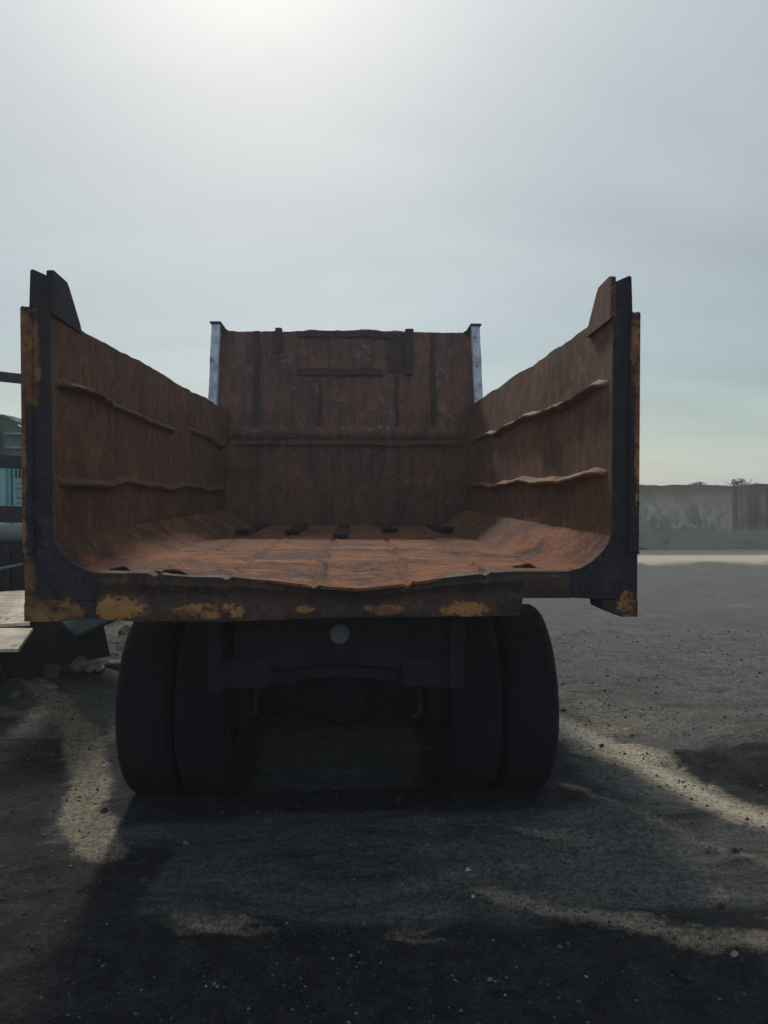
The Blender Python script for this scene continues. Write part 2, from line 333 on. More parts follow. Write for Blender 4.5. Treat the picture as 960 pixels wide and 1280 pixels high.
# ------------------------------------------------------------------ mesh helpers
def tag(o, label=None, cat=None, group=None, kind=None):
    if label: o['label'] = label
    if cat: o['category'] = cat
    if group: o['group'] = group
    if kind: o['kind'] = kind
    return o
def empty(name, loc, label, cat, group=None):
    o = bpy.data.objects.new(name, None); COL.objects.link(o); o.location = loc; o.empty_display_size = 0.2
    return tag(o, label, cat, group)
def link(name, me, mat, parent=None, smooth=False, loc=(0, 0, 0)):
    """one mesh object; a part of a thing at p keeps its vertices in world metres and is offset back by -p"""
    o = bpy.data.objects.new(name, me); COL.objects.link(o)
    if mat is not None: me.materials.append(mat)
    if smooth:
        for p in me.polygons: p.use_smooth = True
    if parent is not None:
        o.parent = parent
        base = parent.location if parent.parent is None else Vector((0, 0, 0))
        o.location = Vector(loc) - (base if WORLD_PARTS else Vector((0, 0, 0)))
    else: o.location = loc
    return o
WORLD_PARTS = True
def from_bm(name, bm, mat, parent=None, smooth=False, loc=(0, 0, 0)):
    bmesh.ops.recalc_face_normals(bm, faces=bm.faces)
    me = bpy.data.meshes.new(name); bm.to_mesh(me); bm.free(); return link(name, me, mat, parent, smooth, loc)
def box(bm, x0, x1, y0, y1, z0, z1, bev=0.0, rot=None, piv=None):
    r = bmesh.ops.create_cube(bm, size=1)
    vs = r['verts']
    for v in vs: v.co = Vector(((x0 + x1) / 2 + v.co.x * (x1 - x0), (y0 + y1) / 2 + v.co.y * (y1 - y0), (z0 + z1) / 2 + v.co.z * (z1 - z0)))
    if bev:
        es = list({e for v in vs for e in v.link_edges})
        vs = [v for v in bmesh.ops.bevel(bm, geom=es, offset=bev, segments=2, affect='EDGES')['verts']] + [v for v in vs if v.is_valid]
        vs = list({v for v in vs if v.is_valid})
    if rot is not None:
        p = Vector(piv) if piv else Vector(((x0 + x1) / 2, (y0 + y1) / 2, (z0 + z1) / 2)); mt = Euler(rot).to_matrix()
        for v in vs: v.co = p + mt @ (v.co - p)
    return vs
def prism(bm, pts, axis, a, b):
    """polygon pts (2-D) extruded along axis 'x' or 'y' from a to b"""
    def P(u, v, w): return (w, u, v) if axis == 'x' else (u, w, v) if axis == 'y' else (u, v, w)
    A = [bm.verts.new(P(u, v, a)) for u, v in pts]; B = [bm.verts.new(P(u, v, b)) for u, v in pts]
    bm.faces.new(A); bm.faces.new(B[::-1]); n = len(pts)
    for i in range(n): bm.faces.new((A[i], B[i], B[(i + 1) % n], A[(i + 1) % n]))
def tube(bm, pts, r, seg=10, cap=True):
    pts = [Vector(p) for p in pts]; rings = []
    for i, p in enumerate(pts):
        d = (pts[min(i + 1, len(pts) - 1)] - pts[max(i - 1, 0)]).normalized()
        u = d.cross(Vector((0, 0, 1)));  u = u if u.length > 1e-3 else Vector((1, 0, 0)); u.normalize(); v = d.cross(u)
        rr = r[i] if isinstance(r, (list, tuple)) else r
        rings.append([bm.verts.new(p + rr * (math.cos(2 * math.pi * k / seg) * u + math.sin(2 * math.pi * k / seg) * v)) for k in range(seg)])
    for a, b in zip(rings, rings[1:]):
        for k in range(seg): bm.faces.new((a[k], a[(k + 1) % seg], b[(k + 1) % seg], b[k]))
    if cap: bm.faces.new(rings[0][::-1]); bm.faces.new(rings[-1])
def lathe_x(bm, prof, seg=64, closed=False, fn=None):
    """profile of (x, r) turned about the x axis"""
    rings = []
    for x, r in prof:
        ring = []
        for k in range(seg):
            a = 2 * math.pi * k / seg; rr = r if fn is None else fn(x, r, a, k)
            ring.append(bm.verts.new((x, rr * math.cos(a), rr * math.sin(a))))
        rings.append(ring)
    pr = list(zip(rings, rings[1:] + ([rings[0]] if closed else [])))
    if not closed: pr = pr[:len(rings) - 1]
    for a, b in pr:
        for k in range(seg): bm.faces.new((a[k], a[(k + 1) % seg], b[(k + 1) % seg], b[k]))
    if not closed:
        bm.faces.new(rings[0][::-1]); bm.faces.new(rings[-1])
def grid_mesh(name, P, mat, parent=None, thick=None, smooth=True, attr=None):
    """P: (n, m, 3) array of points -> sheet; thick = (dx, dy, dz) closes it into a plate"""
    n, m, _ = P.shape
    idx = np.arange(n * m).reshape(n, m)
    q = np.stack([idx[:-1, :-1], idx[1:, :-1], idx[1:, 1:], idx[:-1, 1:]], -1).reshape(-1, 4)
    V = P.reshape(-1, 3); F = q
    if thick is not None:
        t = np.asarray(thick, float); V2 = (P + t).reshape(-1, 3); N = n * m
        F = [q, q[:, ::-1] + N]
        def rim(e):
            e = np.asarray(e); return np.stack([e[:-1], e[1:], e[1:] + N, e[:-1] + N], -1)
        F += [rim(idx[0, :])[:, ::-1][:, ::-1], rim(idx[-1, :])[:, ::-1], rim(idx[:, 0])[:, ::-1], rim(idx[:, -1])]
        F = np.concatenate(F); V = np.concatenate([V, V2])
    me = bpy.data.meshes.new(name)
    me.vertices.add(len(V)); me.vertices.foreach_set('co', V.ravel())
    me.loops.add(F.size); me.loops.foreach_set('vertex_index', F.ravel().astype(np.int32))
    me.polygons.add(len(F)); me.polygons.foreach_set('loop_start', np.arange(0, F.size, 4, dtype=np.int32)); me.polygons.foreach_set('loop_total', np.full(len(F), 4, dtype=np.int32))
    me.update(calc_edges=True); me.validate()
    if thick is not None:
        bm = bmesh.new(); bm.from_mesh(me); bmesh.ops.recalc_face_normals(bm, faces=bm.faces); bm.to_mesh(me); bm.free()
    if attr is not None:
        ca = me.color_attributes.new('layer', 'FLOAT_COLOR', 'POINT'); ca.data.foreach_set('color', attr.reshape(-1))
    o = link(name, me, mat, parent, smooth)
    if thick is not None:
        for e in me.polygons: pass
        mod = o.modifiers.new('edges', 'EDGE_SPLIT'); mod.split_angle = R(50)
    return o

# ------------------------------------------------------------------ ground
def polydist(x, y, pts):
    d = np.full(x.shape, 1e9)
    for (ax, ay), (bx, by) in zip(pts, pts[1:]):
        vx, vy = bx - ax, by - ay; t = np.clip(((x - ax) * vx + (y - ay) * vy) / (vx * vx + vy * vy), 0, 1)
        d = np.minimum(d, np.hypot(x - ax - t * vx, y - ay - t * vy))
    return d
def ell(x, y, cx, cy, rx, ry, a=0):
    c, s_ = math.cos(R(a)), math.sin(R(a)); u = (x - cx) * c + (y - cy) * s_; v = -(x - cx) * s_ + (y - cy) * c
    return np.exp(-((u / rx) ** 2 + (v / ry) ** 2))
TRACK_A = [(1.25, 5.9), (1.55, 5.25), (1.80, 4.65), (2.02, 4.08), (2.25, 3.68), (2.7, 3.25), (3.6, 2.8)]
TRACK_B = [(0.60, 3.02), (0.95, 2.88), (1.30, 2.73), (1.60, 2.63), (2.6, 2.45)]
TRACK_C = [(1.25, 4.15), (1.55, 3.75), (1.72, 3.40), (2.0, 3.10), (2.5, 2.9)]
TRACK_L = [(-2.9, 6.6), (-2.05, 5.75), (-1.75, 5.2), (-1.48, 4.55), (-1.30, 4.0), (-1.10, 3.55)]
TRACK_M = [(-0.9, 3.45), (-0.45, 3.30), (0.0, 3.38), (0.5, 3.20), (1.0, 3.32), (1.35, 3.45)]
def height(x, y):
    near = np.exp(-(np.maximum(np.hypot(x, y - 4) - 6, 0) / 4) ** 2)
    wx = x + 0.18 * fbm(x * 1.3, y * 1.3, 3.0, s=5); wy = y + 0.18 * fbm(x * 1.3, y * 1.3, 8.0, s=9)
    h = 0.035 * fbm(x * 0.5, y * 0.5, o=3, s=1) + 0.018 * fbm(wx * 2.2, wy * 2.8, o=4, s=3)
    rut = 0.015 * (1 - np.abs(fbm(wx * 1.1, wy * 3.2, o=3, s=21))) ** 3
    h = h + near * rut * (1 + 0.8 * np.exp(-((y - 3.3) / 0.8) ** 2))
    h += near * 0.006 * fbm(x * 14, y * 14, o=3, s=4)
    h += -0.04 * ell(wx, wy, 2.35, 4.15, 0.4, 0.35) + 0.05 * ell(wx, wy, 2.45, 4.45, 0.45, 0.12, -30) * (1 + 0.6 * fbm(x * 6, y * 6, s=88)) + 0.15 * ell(wx, wy, 2.85, 4.75, 0.38, 0.42) * (1 + 0.4 * fbm(x * 5, y * 5, s=89)) + 0.03 * ell(wx, wy, 2.45, 4.2, 0.5, 0.5) * fbm(x * 9, y * 9, s=86)
    h += 0.025 * np.exp(-(polydist(wx, wy, TRACK_B) / 0.12) ** 2) + 0.02 * np.exp(-(polydist(wx, wy, TRACK_C) / 0.12) ** 2)
    # the wheels have settled into the dust
    for cx in (-0.83, 0.87):
        for cy in (4.32, 5.65): h = h - h * ell(x, y, cx, cy, 0.5, 0.3) * 0.9 + 0.03 * (ell(x, y, cx, cy - 0.16, 0.42, 0.10))
    h += 0.25 * ell(x, y, -3.6, 8.0, 1.3, 1.2) + 0.26 * ell(wx, wy, -2.75, 6.75, 0.55, 0.75, 20) * (1 + 0.5 * fbm(x * 4, y * 4, s=93) + 0.25 * fbm(x * 12, y * 12, s=94)) + 0.12 * ell(wx, wy, -2.05, 7.9, 0.5, 0.4) * (1 + 0.6 * fbm(x * 6, y * 6, s=95))
    h += near * 0.016 * np.abs(fbm(wx * 1.6 + 0.6 * y, wy * 5.0, o=4, s=97))
    return h * np.where(y > 16, 0.4, 1)
def axis_coords(lo, hi, d0, d1, far, n):
    a = [lo]
    while a[-1] < hi: a.append(a[-1] + d0)
    s_ = d0; up = [a[-1]]
    while up[-1] < far: s_ *= 1.11; up.append(up[-1] + s_)
    s_ = d1; dn = [lo]
    while dn[-1] > -n: s_ *= 1.11; dn.append(dn[-1] - s_)
    return np.array(dn[:0:-1] + a + up[1:])
gx = axis_coords(-3.4, 3.6, 0.026, 0.026, 500, 500); gy = axis_coords(1.6, 8.0, 0.022, 0.022, 700, 60)
GX, GY = np.meshgrid(gx, gy, indexing='ij')
GZ = height(GX, GY)
wx = GX + 0.22 * fbm(GX * 1.6, GY * 1.6, 1.0, s=31); wy = GY + 0.16 * fbm(GX * 1.6, GY * 1.6, 6.0, s=37)
wx2 = GX + 0.07 * fbm(GX * 3.0, GY * 3.0, 1.0, s=31); wy2 = GY + 0.06 * fbm(GX * 3.0, GY * 3.0, 6.0, s=37)
def trk(pts, w, a=1.0): return a * np.exp(-(polydist(wx2, wy2, pts) / w) ** 2)
pale = np.zeros_like(GX)
for t in (trk(TRACK_A, 0.18, 1.7), trk(TRACK_B, 0.085, 0.8), trk(TRACK_C, 0.08, 0.5), trk(TRACK_L, 0.13, 1.0), trk(TRACK_M, 0.07, 0.35),
          0.55 * ell(wx, wy, 0.72, 3.22, 0.16, 0.10), 0.6 * ell(wx, wy, -2.5, 5.75, 0.6, 0.10, -20),
          0.6 * ell(wx, wy, 1.75, 5.2, 0.45, 0.3), 0.5 * ell(wx, wy, -0.75, 5.7, 0.3, 0.5), 0.4 * ell(wx, wy, 2.6, 5.1, 0.5, 0.15, 25)):
    pale = np.maximum(pale, t)
yb = wy + 0.25 * fbm(GX * 0.5, GY * 0.5, s=77)
arc = sstep(0.12, 0.38, fbm(wx * 1.1 + 2, wy * 4.2 + 0.8 * GX, o=4, s=101)) * sstep(2.5, 2.8, GY) * sstep(4.1, 3.7, GY) * sstep(-0.85, -0.5, GX) * sstep(0.1, 0.5, 0.3 + fbm(GX * 1.9, GY * 1.9, s=107))
pale = np.maximum(pale, 0.55 * arc)
farp = sstep(0.25, 0.6, fbm(GX * 0.7, GY * 0.9, o=5, s=103)) * sstep(4.0, 5.0, GY) * sstep(1.2, 1.8, GX)
pale = np.maximum(pale, 0.45 * farp)
pale = np.maximum(pale, sstep(18.0, 18.7, yb + (wy - GY) * 2) * (1.25 - 0.25 * sstep(24, 40, GY)))
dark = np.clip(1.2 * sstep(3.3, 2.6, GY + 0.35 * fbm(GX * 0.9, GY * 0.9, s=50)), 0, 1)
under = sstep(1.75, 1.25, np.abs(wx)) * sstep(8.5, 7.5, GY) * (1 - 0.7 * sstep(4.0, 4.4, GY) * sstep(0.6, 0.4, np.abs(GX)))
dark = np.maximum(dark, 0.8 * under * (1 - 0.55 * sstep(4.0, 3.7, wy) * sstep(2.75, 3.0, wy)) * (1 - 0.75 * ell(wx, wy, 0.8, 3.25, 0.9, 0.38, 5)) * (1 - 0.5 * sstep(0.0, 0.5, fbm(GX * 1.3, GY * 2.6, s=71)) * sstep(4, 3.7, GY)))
dark = np.maximum(dark, 1.5 * sstep(-0.6, -0.95, GX + 0.08 * fbm(GX * 3, GY * 3, s=33)) * sstep(3.75, 3.45, wy))  # shade at the lower left, painted in as dark ground
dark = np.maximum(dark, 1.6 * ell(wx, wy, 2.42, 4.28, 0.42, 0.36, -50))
dark = np.maximum(dark, 1.2 * ell(wx, wy, -2.1, 4.1, 0.75, 1.4, 20))  # coal plus painted shade left of the truck
dark = np.maximum(dark, 1.5 * sstep(-1.30, -1.75, GX + 0.25 * (GY - 4)) * sstep(5.4, 4.9, wy))  # cast shade left of the sandy track, put into the dark mask
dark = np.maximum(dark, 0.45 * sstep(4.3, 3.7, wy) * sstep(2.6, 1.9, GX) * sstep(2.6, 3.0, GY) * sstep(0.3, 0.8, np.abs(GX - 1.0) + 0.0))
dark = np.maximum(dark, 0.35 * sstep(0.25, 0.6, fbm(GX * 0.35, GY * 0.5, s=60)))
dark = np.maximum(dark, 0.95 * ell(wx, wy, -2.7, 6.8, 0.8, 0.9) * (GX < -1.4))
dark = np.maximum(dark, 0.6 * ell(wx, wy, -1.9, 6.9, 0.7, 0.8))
brown = np.maximum(0.8 * ell(wx, wy, 2.95, 4.75, 0.45, 0.5), 0.15 * sstep(0.1, 0.7, fbm(GX * 0.8, GY * 0.6, s=90)))
bright = np.maximum(sstep(18.2, 18.7, yb + (wy - GY) * 2) * sstep(40, 30, GY), np.maximum(1.0 * trk(TRACK_A, 0.14), 0.30 * trk(TRACK_B, 0.06)))
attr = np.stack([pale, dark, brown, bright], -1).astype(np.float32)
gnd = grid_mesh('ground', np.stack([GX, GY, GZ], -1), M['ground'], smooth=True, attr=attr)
tag(gnd, 'black coal dust ground with pale sandy tracks', None, None, 'structure')
def gz(x, y): return float(height(np.array([x * 1.0]), np.array([y * 1.0]))[0])

# loose grit: one mesh of very many tiny stones
def rock_bm(bm, c, r, seed, flat=0.65, sub=1, mi=0):
    rr = random.Random(seed); n0 = len(bm.verts)
    res = bmesh.ops.create_icosphere(bm, subdivisions=sub, radius=1)
    ph = [rr.uniform(0, 6.3) for _ in range(6)]
    ax = [r * rr.uniform(0.75, 1.25), r * rr.uniform(0.75, 1.25), r * flat * rr.uniform(0.8, 1.2)]
    rot = Euler((rr.uniform(-.4, .4), rr.uniform(-.4, .4), rr.uniform(0, 6.3))).to_matrix()
    for v in res['verts']:
        p = v.co; k = 1 + 0.18 * math.sin(3.1 * p.x + ph[0]) * math.sin(2.7 * p.y + ph[1]) + 0.14 * math.sin(4.3 * p.z + ph[2] + 2 * p.x) + rr.uniform(-.10, .10)
        v.co = Vector(c) + rot @ Vector((p.x * ax[0] * k, p.y * ax[1] * k, p.z * ax[2] * k))
    for v in res['verts']:
        for f in v.link_faces: f.material_index = mi
oct_v = np.array([(1, 0, 0), (-1, 0, 0), (0, 1, 0), (0, -1, 0), (0, 0, 1), (0, 0, -1)], float)
oct_f = np.array([(0, 2, 4), (2, 1, 4), (1, 3, 4), (3, 0, 4), (2, 0, 5), (1, 2, 5), (3, 1, 5), (0, 3, 5)])
NS = 15000
d = 2.1 * (9.0 / 2.1) ** rng.random(NS) ; ang = rng.uniform(-0.60, 0.60, NS)
sx = 0.1 + d * np.tan(ang); sy = d
keep = np.ones(NS, bool)
for cx in (-0.83, 0.87): keep &= ~((np.abs(sx - cx) < 0.36) & (np.abs(sy - 4.25) < 0.2))
cl = fbm(sx * 1.8, sy * 1.8, s=70); keep &= rng.random(NS) < 0.35 + 0.9 * np.clip(cl + 0.25, 0, 1)
sx, sy, d = sx[keep], sy[keep], d[keep]; n = len(sx)
sr = (0.0022 + 0.0045 * rng.random(n) ** 4) * (0.8 + d * 0.22); sr[rng.random(n) < 0.012] *= 2.2
sz = height(sx, sy)
jit = 1 + rng.uniform(-0.35, 0.35, (n, 6, 1)); V = oct_v[None] * jit * sr[:, None, None] * np.array([1, 1, 0.7])
th = rng.uniform(0, 6.28, n); c_, s_ = np.cos(th)[:, None], np.sin(th)[:, None]
Vx = V[..., 0] * c_ - V[..., 1] * s_; Vy = V[..., 0] * s_ + V[..., 1] * c_
V = np.stack([Vx + sx[:, None], Vy + sy[:, None], V[..., 2] + sz[:, None] + sr[:, None] * 0.25], -1).reshape(-1, 3)
F = (oct_f[None] + (np.arange(n) * 6)[:, None, None]).reshape(-1, 3)
me = bpy.data.meshes.new('gravel'); me.from_pydata(V.tolist(), [], F.tolist())
for k in ('stone_dark', 'stone_mid', 'stone', 'stone_pale'): me.materials.append(M[k])
mi = np.repeat(rng.choice([0, 1, 2, 3], n, p=[0.74, 0.253, 0.005, 0.002]), 8); me.polygons.foreach_set('material_index', mi.astype(np.int32))
go = bpy.data.objects.new('gravel', me); COL.objects.link(go); tag(go, 'fine loose grit and coal crumbs scattered over the ground', 'gravel', None, 'stuff')

def rock(x, y, r, mat, label, name='stone', cat='stone', group=None, flat=0.7, seed=0, sub=2):
    bm = bmesh.new(); rock_bm(bm, (0, 0, 0), r, seed, flat, sub)
    o = from_bm(name, bm, M[mat]); o.location = (x, y, gz(x, y) + r * flat * 0.45); tag(o, label, cat, group); return o
rock(-2.30, 6.62, 0.095, 'stone', 'largest grey rock beside the scrap left of the truck wheel', 'rock', 'rock', 'rocks by the scrap', 0.75, 1)
rock(-2.34, 6.16, 0.06, 'stone', 'low flat grey rock nearest the camera at the foot of the scrap', 'rock', 'rock', 'rocks by the scrap', 0.5, 2)
rock(-2.14, 6.75, 0.045, 'stone_pale', 'small pale rock just right of the largest grey rock', 'rock', 'rock', 'rocks by the scrap', 0.6, 3)
rock(-2.12, 6.98, 0.085, 'stone_mid', 'dark brownish rock behind the largest grey rock', 'rock', 'rock', 'rocks by the scrap', 0.5, 8)
bm = bmesh.new(); box(bm, -0.06, 0.06, -0.045, 0.045, 0, 0.10, 0.008, (0.2, 0.15, 0.4))
bk = from_bm('broken_brick', bm, M['brick']); bk.location = (-2.42, 6.38, gz(-2.42, 6.38) + 0.0); tag(bk, 'broken reddish brick between the two grey rocks by the scrap', 'brick')
rock(0.585, 3.235, 0.011, 'stone_pale', 'small yellowish stone beside the pale dust patch in front of the truck', seed=4, group='small stones on the dust')
rock(0.57, 2.99, 0.009, 'stone_pale', 'small white stone at the left end of the lower sandy streak', seed=5, group='small stones on the dust')
rock(1.42, 2.57, 0.013, 'stone', 'small grey stone in the dark dust below the lower sandy streak', seed=6, group='small stones on the dust')
rock(0.97, 3.62, 0.011, 'stone', 'small grey stone in the dark dust behind the right wheels', seed=9, group='small stones on the dust')
rock(1.48, 2.90, 0.014, 'brick', 'reddish brick chip on the sandy ground at the lower right', 'brick_chip', 'brick chip', seed=7, flat=0.5)

# ------------------------------------------------------------------ concrete wall
def wall():
    xs = np.arange(-34, 60, 0.12); zs = np.array([-0.15, 0, 0.3, 0.585, 0.60, 0.9, 1.2, 1.5, 1.8, 1.93, 2.0])
    XX, ZZ = np.meshgrid(xs, zs, indexing='ij')
    top = 0.06 * fbm(xs * 1.2, xs * 0, s=12) + 0.045 * fbm(xs * 4.3, xs * 0, s=14)
    ZZ = ZZ + np.where(ZZ > 1.9, top[:, None], 0)
    YY = 23.0 - 0.05 * (ZZ < 0.59) + 0.02 * fbm(XX * 0.7, ZZ, s=3)
    th = np.zeros((len(xs), len(zs), 3)); th[..., 1] = 0.3
    o = grid_mesh('concrete_wall', np.stack([XX, YY, ZZ], -1), M['concrete'], None, (0, 0.35, 0), smooth=False)
    tag(o, 'long grey stained concrete boundary wall across the yard', 'wall')
wall()
def shrub(x, y, z, h, w, label, seed):
    rr = random.Random(seed)
    t = empty('shrub', (x, y, 0), label, 'shrub', 'shrubs behind the wall')
    bm = bmesh.new()
    for k in range(5):
        a = rr.uniform(0, 6.3); tube(bm, [(x, y, 0), (x + 0.1 * math.cos(a), y + 0.1 * math.sin(a), z * 0.6), (x + w * 0.5 * math.cos(a), y + w * 0.5 * math.sin(a), z + h * 0.5)], [0.02, 0.015, 0.006], 5)
    from_bm('stem', bm, M['leaf'], t)
    bm = bmesh.new()
    for k in range(int(2600 * w)):
        p = Vector((rr.gauss(0, 0.38) * w, rr.gauss(0, 0.38) * w, rr.betavariate(2, 2.2) * (h + 0.4) - 0.4)) + Vector((x, y, z))
        if p.z > z + h * (1.05 - abs(p.x - x) / w): continue
        u = Vector((rr.gauss(0, 1), rr.gauss(0, 1), rr.gauss(0, 1))).normalized(); v = u.orthogonal().normalized(); s = rr.uniform(0.02, 0.045)
        bm.faces.new([bm.verts.new(p + a * u * s + b * v * s * 0.5) for a, b in ((-1, 0), (0, -1), (1, 0), (0, 1))])
    from_bm('foliage', bm, M['leaf'], t)
shrub(12.32, 23.75, 2.06, 0.17, 0.42, 'dark shrub top standing highest above the wall at far right', 3)
shrub(10.98, 23.75, 2.06, 0.06, 0.30, 'low tuft of leaves just showing over the wall left of the highest shrub', 4)

# ------------------------------------------------------------------ the dump truck
CX = 0.02
TR = empty('dump_truck', (CX, 5.2, 0), 'rusty dump truck seen from behind with open empty tipper bed', 'dump truck')
HI, HO, Y0, Y1 = 1.137, 1.243, 3.09, 7.25
def floor_z(x, y):
    """x measured from the truck's centre line"""
    z = 1.335 + 0.008 * (y - Y0)
    c = np.abs(x)
    t = np.clip((c - 0.91) / 0.227, 0, 1); k = sstep(0.9, 0.0, y - Y0)
    z = z + 0.15 * (t * (1 - k) + t ** 3.0 * k)
    flat = sstep(0.93, 0.8, c)
    sag = -0.050 * np.exp(-((x - 0.08) / 0.36) ** 2) - 0.012 * np.exp(-((x + 0.55) / 0.2) ** 2)
    z = z + sag * sstep(0.75, 0.0, y - Y0)
    z = z + flat * (0.009 * fbm(x * 2.6, y * 1.6, o=3, s=40) + 0.002 * fbm(x * 11, y * 7, s=41))
    # overlapping wear plates: steps at long seams and cross seams
    for sx_, ph in ((-0.72, 1), (-0.43, 2), (-0.08, 3), (0.30, 4), (0.62, 5)):
        sxw = sx_ + 0.03 * fbm(y * 1.2, y * 0 + ph, s=44)
        z = z - flat * 0.010 * np.exp(-((x - sxw) / 0.014) ** 2) + flat * 0.010 * np.exp(-((x - sxw - 0.022) / 0.012) ** 2) * (0.5 + 0.5 * fbm(y * 1.7, y * 0 + ph * 3, s=45))
    for sy_, k in ((3.62, 1), (4.25, 2), (4.95, 3), (5.8, 4)):
        syw = sy_ + 0.05 * fbm(x * 1.8, x * 0 + k, s=46)
        z = z + flat * 0.005 * sstep(-0.015, 0.015, y - syw) * sstep(0.5, 0.0, y - syw)
    return z
xs = np.concatenate([np.linspace(-HI, -0.91, 12)[:-1], np.linspace(-0.91, 0.91, 380), np.linspace(0.91, HI, 12)[1:]])
ys = np.concatenate([np.linspace(Y0 - 0.015, 4.4, 130), np.linspace(4.4, Y1, 150)[1:]])
XX, YY = np.meshgrid(xs, ys, indexing='ij')
EDG = 0.012 * fbm(xs * 6, xs * 0, s=48)                      # ragged rear edge
LIP = np.exp(-((XX - 0.05) / 0.42) ** 4)
YYr = YY + (0.035 * (1 - LIP) + (EDG[:, None] - 0.02) * LIP) * sstep(3.3, 3.07, YY)
bed = grid_mesh('bed_floor', np.stack([XX + CX, YYr, floor_z(XX, YY)], -1), M['floor'], TR, (0, 0, -0.012))

# side walls
def side(sg, ztop0, ztop1, seed):
    ys = np.linspace(Y0 + 0.018, Y1 + 0.05, 190); vs = np.linspace(0, 1, 110)
    Yg, Vg = np.meshgrid(ys, vs, indexing='ij')
    zt = ztop0 + (ztop1 - ztop0) * (ys - 3.38) / 3.5 + 0.018 * fbm(ys * 1.6, ys * 0, s=seed) + 0.006 * fbm(ys * 9, ys * 0, s=seed + 3)
    z0 = 1.47 + 0 * Yg
    Zg = z0 + (zt[:, None] - z0) * Vg
    disp = 0.015 * fbm(Yg * 1.1, Zg * 1.4, o=3, s=seed + 7) + 0.006 * fbm(Yg * 5, Zg * 5, s=seed + 8)
    disp = disp + 0.016 * np.exp(-((Zg - 1.93) / 0.13) ** 2) * np.sin(Yg * 3.1 + seed) * 0.5
    disp = disp * sstep(0.0, 0.12, Yg - Y0) * sstep(0, 0.06, Zg - 1.47)
    # pressed ridges: the plate bellies in under each rib line
    P = np.stack([CX + sg * (HI + 0.004 + disp * 0.9), Yg, Zg], -1)
    sp = grid_mesh('side_panel', P, M['wall_in'], TR, (sg * 0.022, 0, 0))
    def lip(zfun, ya, yb, name='wall_rib'):
        bm = bmesh.new(); N = 90; prev = None
        yy = np.linspace(ya, yb, N)
        zz = zfun(yy); dd = np.interp(yy, ys, P[:, :, 0].mean(axis=1)) * 0
        for i, y in enumerate(yy):
            z = float(zz[i]); k = min(1, (i + 0.3) / 5, (N - 1 - i + 0.3) / 5)
            iy = int(np.clip(np.searchsorted(ys, y), 0, len(ys) - 1)); iv = int(np.argmin(np.abs(Zg[iy] - z)))
            xw = float(P[iy, iv, 0]); pr = (0.040 + 0.018 * float(vnoise(y * 2.3, seed)) + 0.006 * float(vnoise(y * 21, seed))) * k; z += 0.003 * float(vnoise(y * 17, seed + 5.0))
            prof = [(0.012, 0.034), (-pr * 0.45, 0.013), (-pr, 0.002), (-pr * 0.97, -0.007), (-pr * 0.35, -0.016), (0.012, -0.026)]
            ring = [bm.verts.new((xw + sg * a, y, z + b)) for a, b in prof]
            if prev:
                for j in range(len(ring)): bm.faces.new((prev[j], ring[j], ring[(j + 1) % len(ring)], prev[(j + 1) % len(ring)]))
            else: bm.faces.new(ring)
            prev = ring
        bm.faces.new(prev[::-1])
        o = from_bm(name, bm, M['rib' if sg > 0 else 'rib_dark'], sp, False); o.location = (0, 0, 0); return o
    return sp, lip
spl, lipL = side(-1, 2.395, 2.455, 2)
spr, lipR = side(1, 2.425, 2.475, 13)
wob = lambda y, a, f, p: a * np.sin(y * f + p) + 0.5 * a * np.sin(y * f * 2.3 + p * 2)
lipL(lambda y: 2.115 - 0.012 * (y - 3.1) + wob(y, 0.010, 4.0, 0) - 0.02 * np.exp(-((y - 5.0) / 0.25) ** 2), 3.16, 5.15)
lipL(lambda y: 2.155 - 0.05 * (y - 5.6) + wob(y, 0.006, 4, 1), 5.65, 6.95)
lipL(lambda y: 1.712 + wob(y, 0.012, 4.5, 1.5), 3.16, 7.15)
lipR(lambda y: 2.115 + 0.006 * (y - 3.1) + wob(y, 0.011, 4.2, 0.3), 3.16, 7.0)
lipR(lambda y: 1.735 + wob(y, 0.011, 3.8, 2.0), 3.16, 7.15)

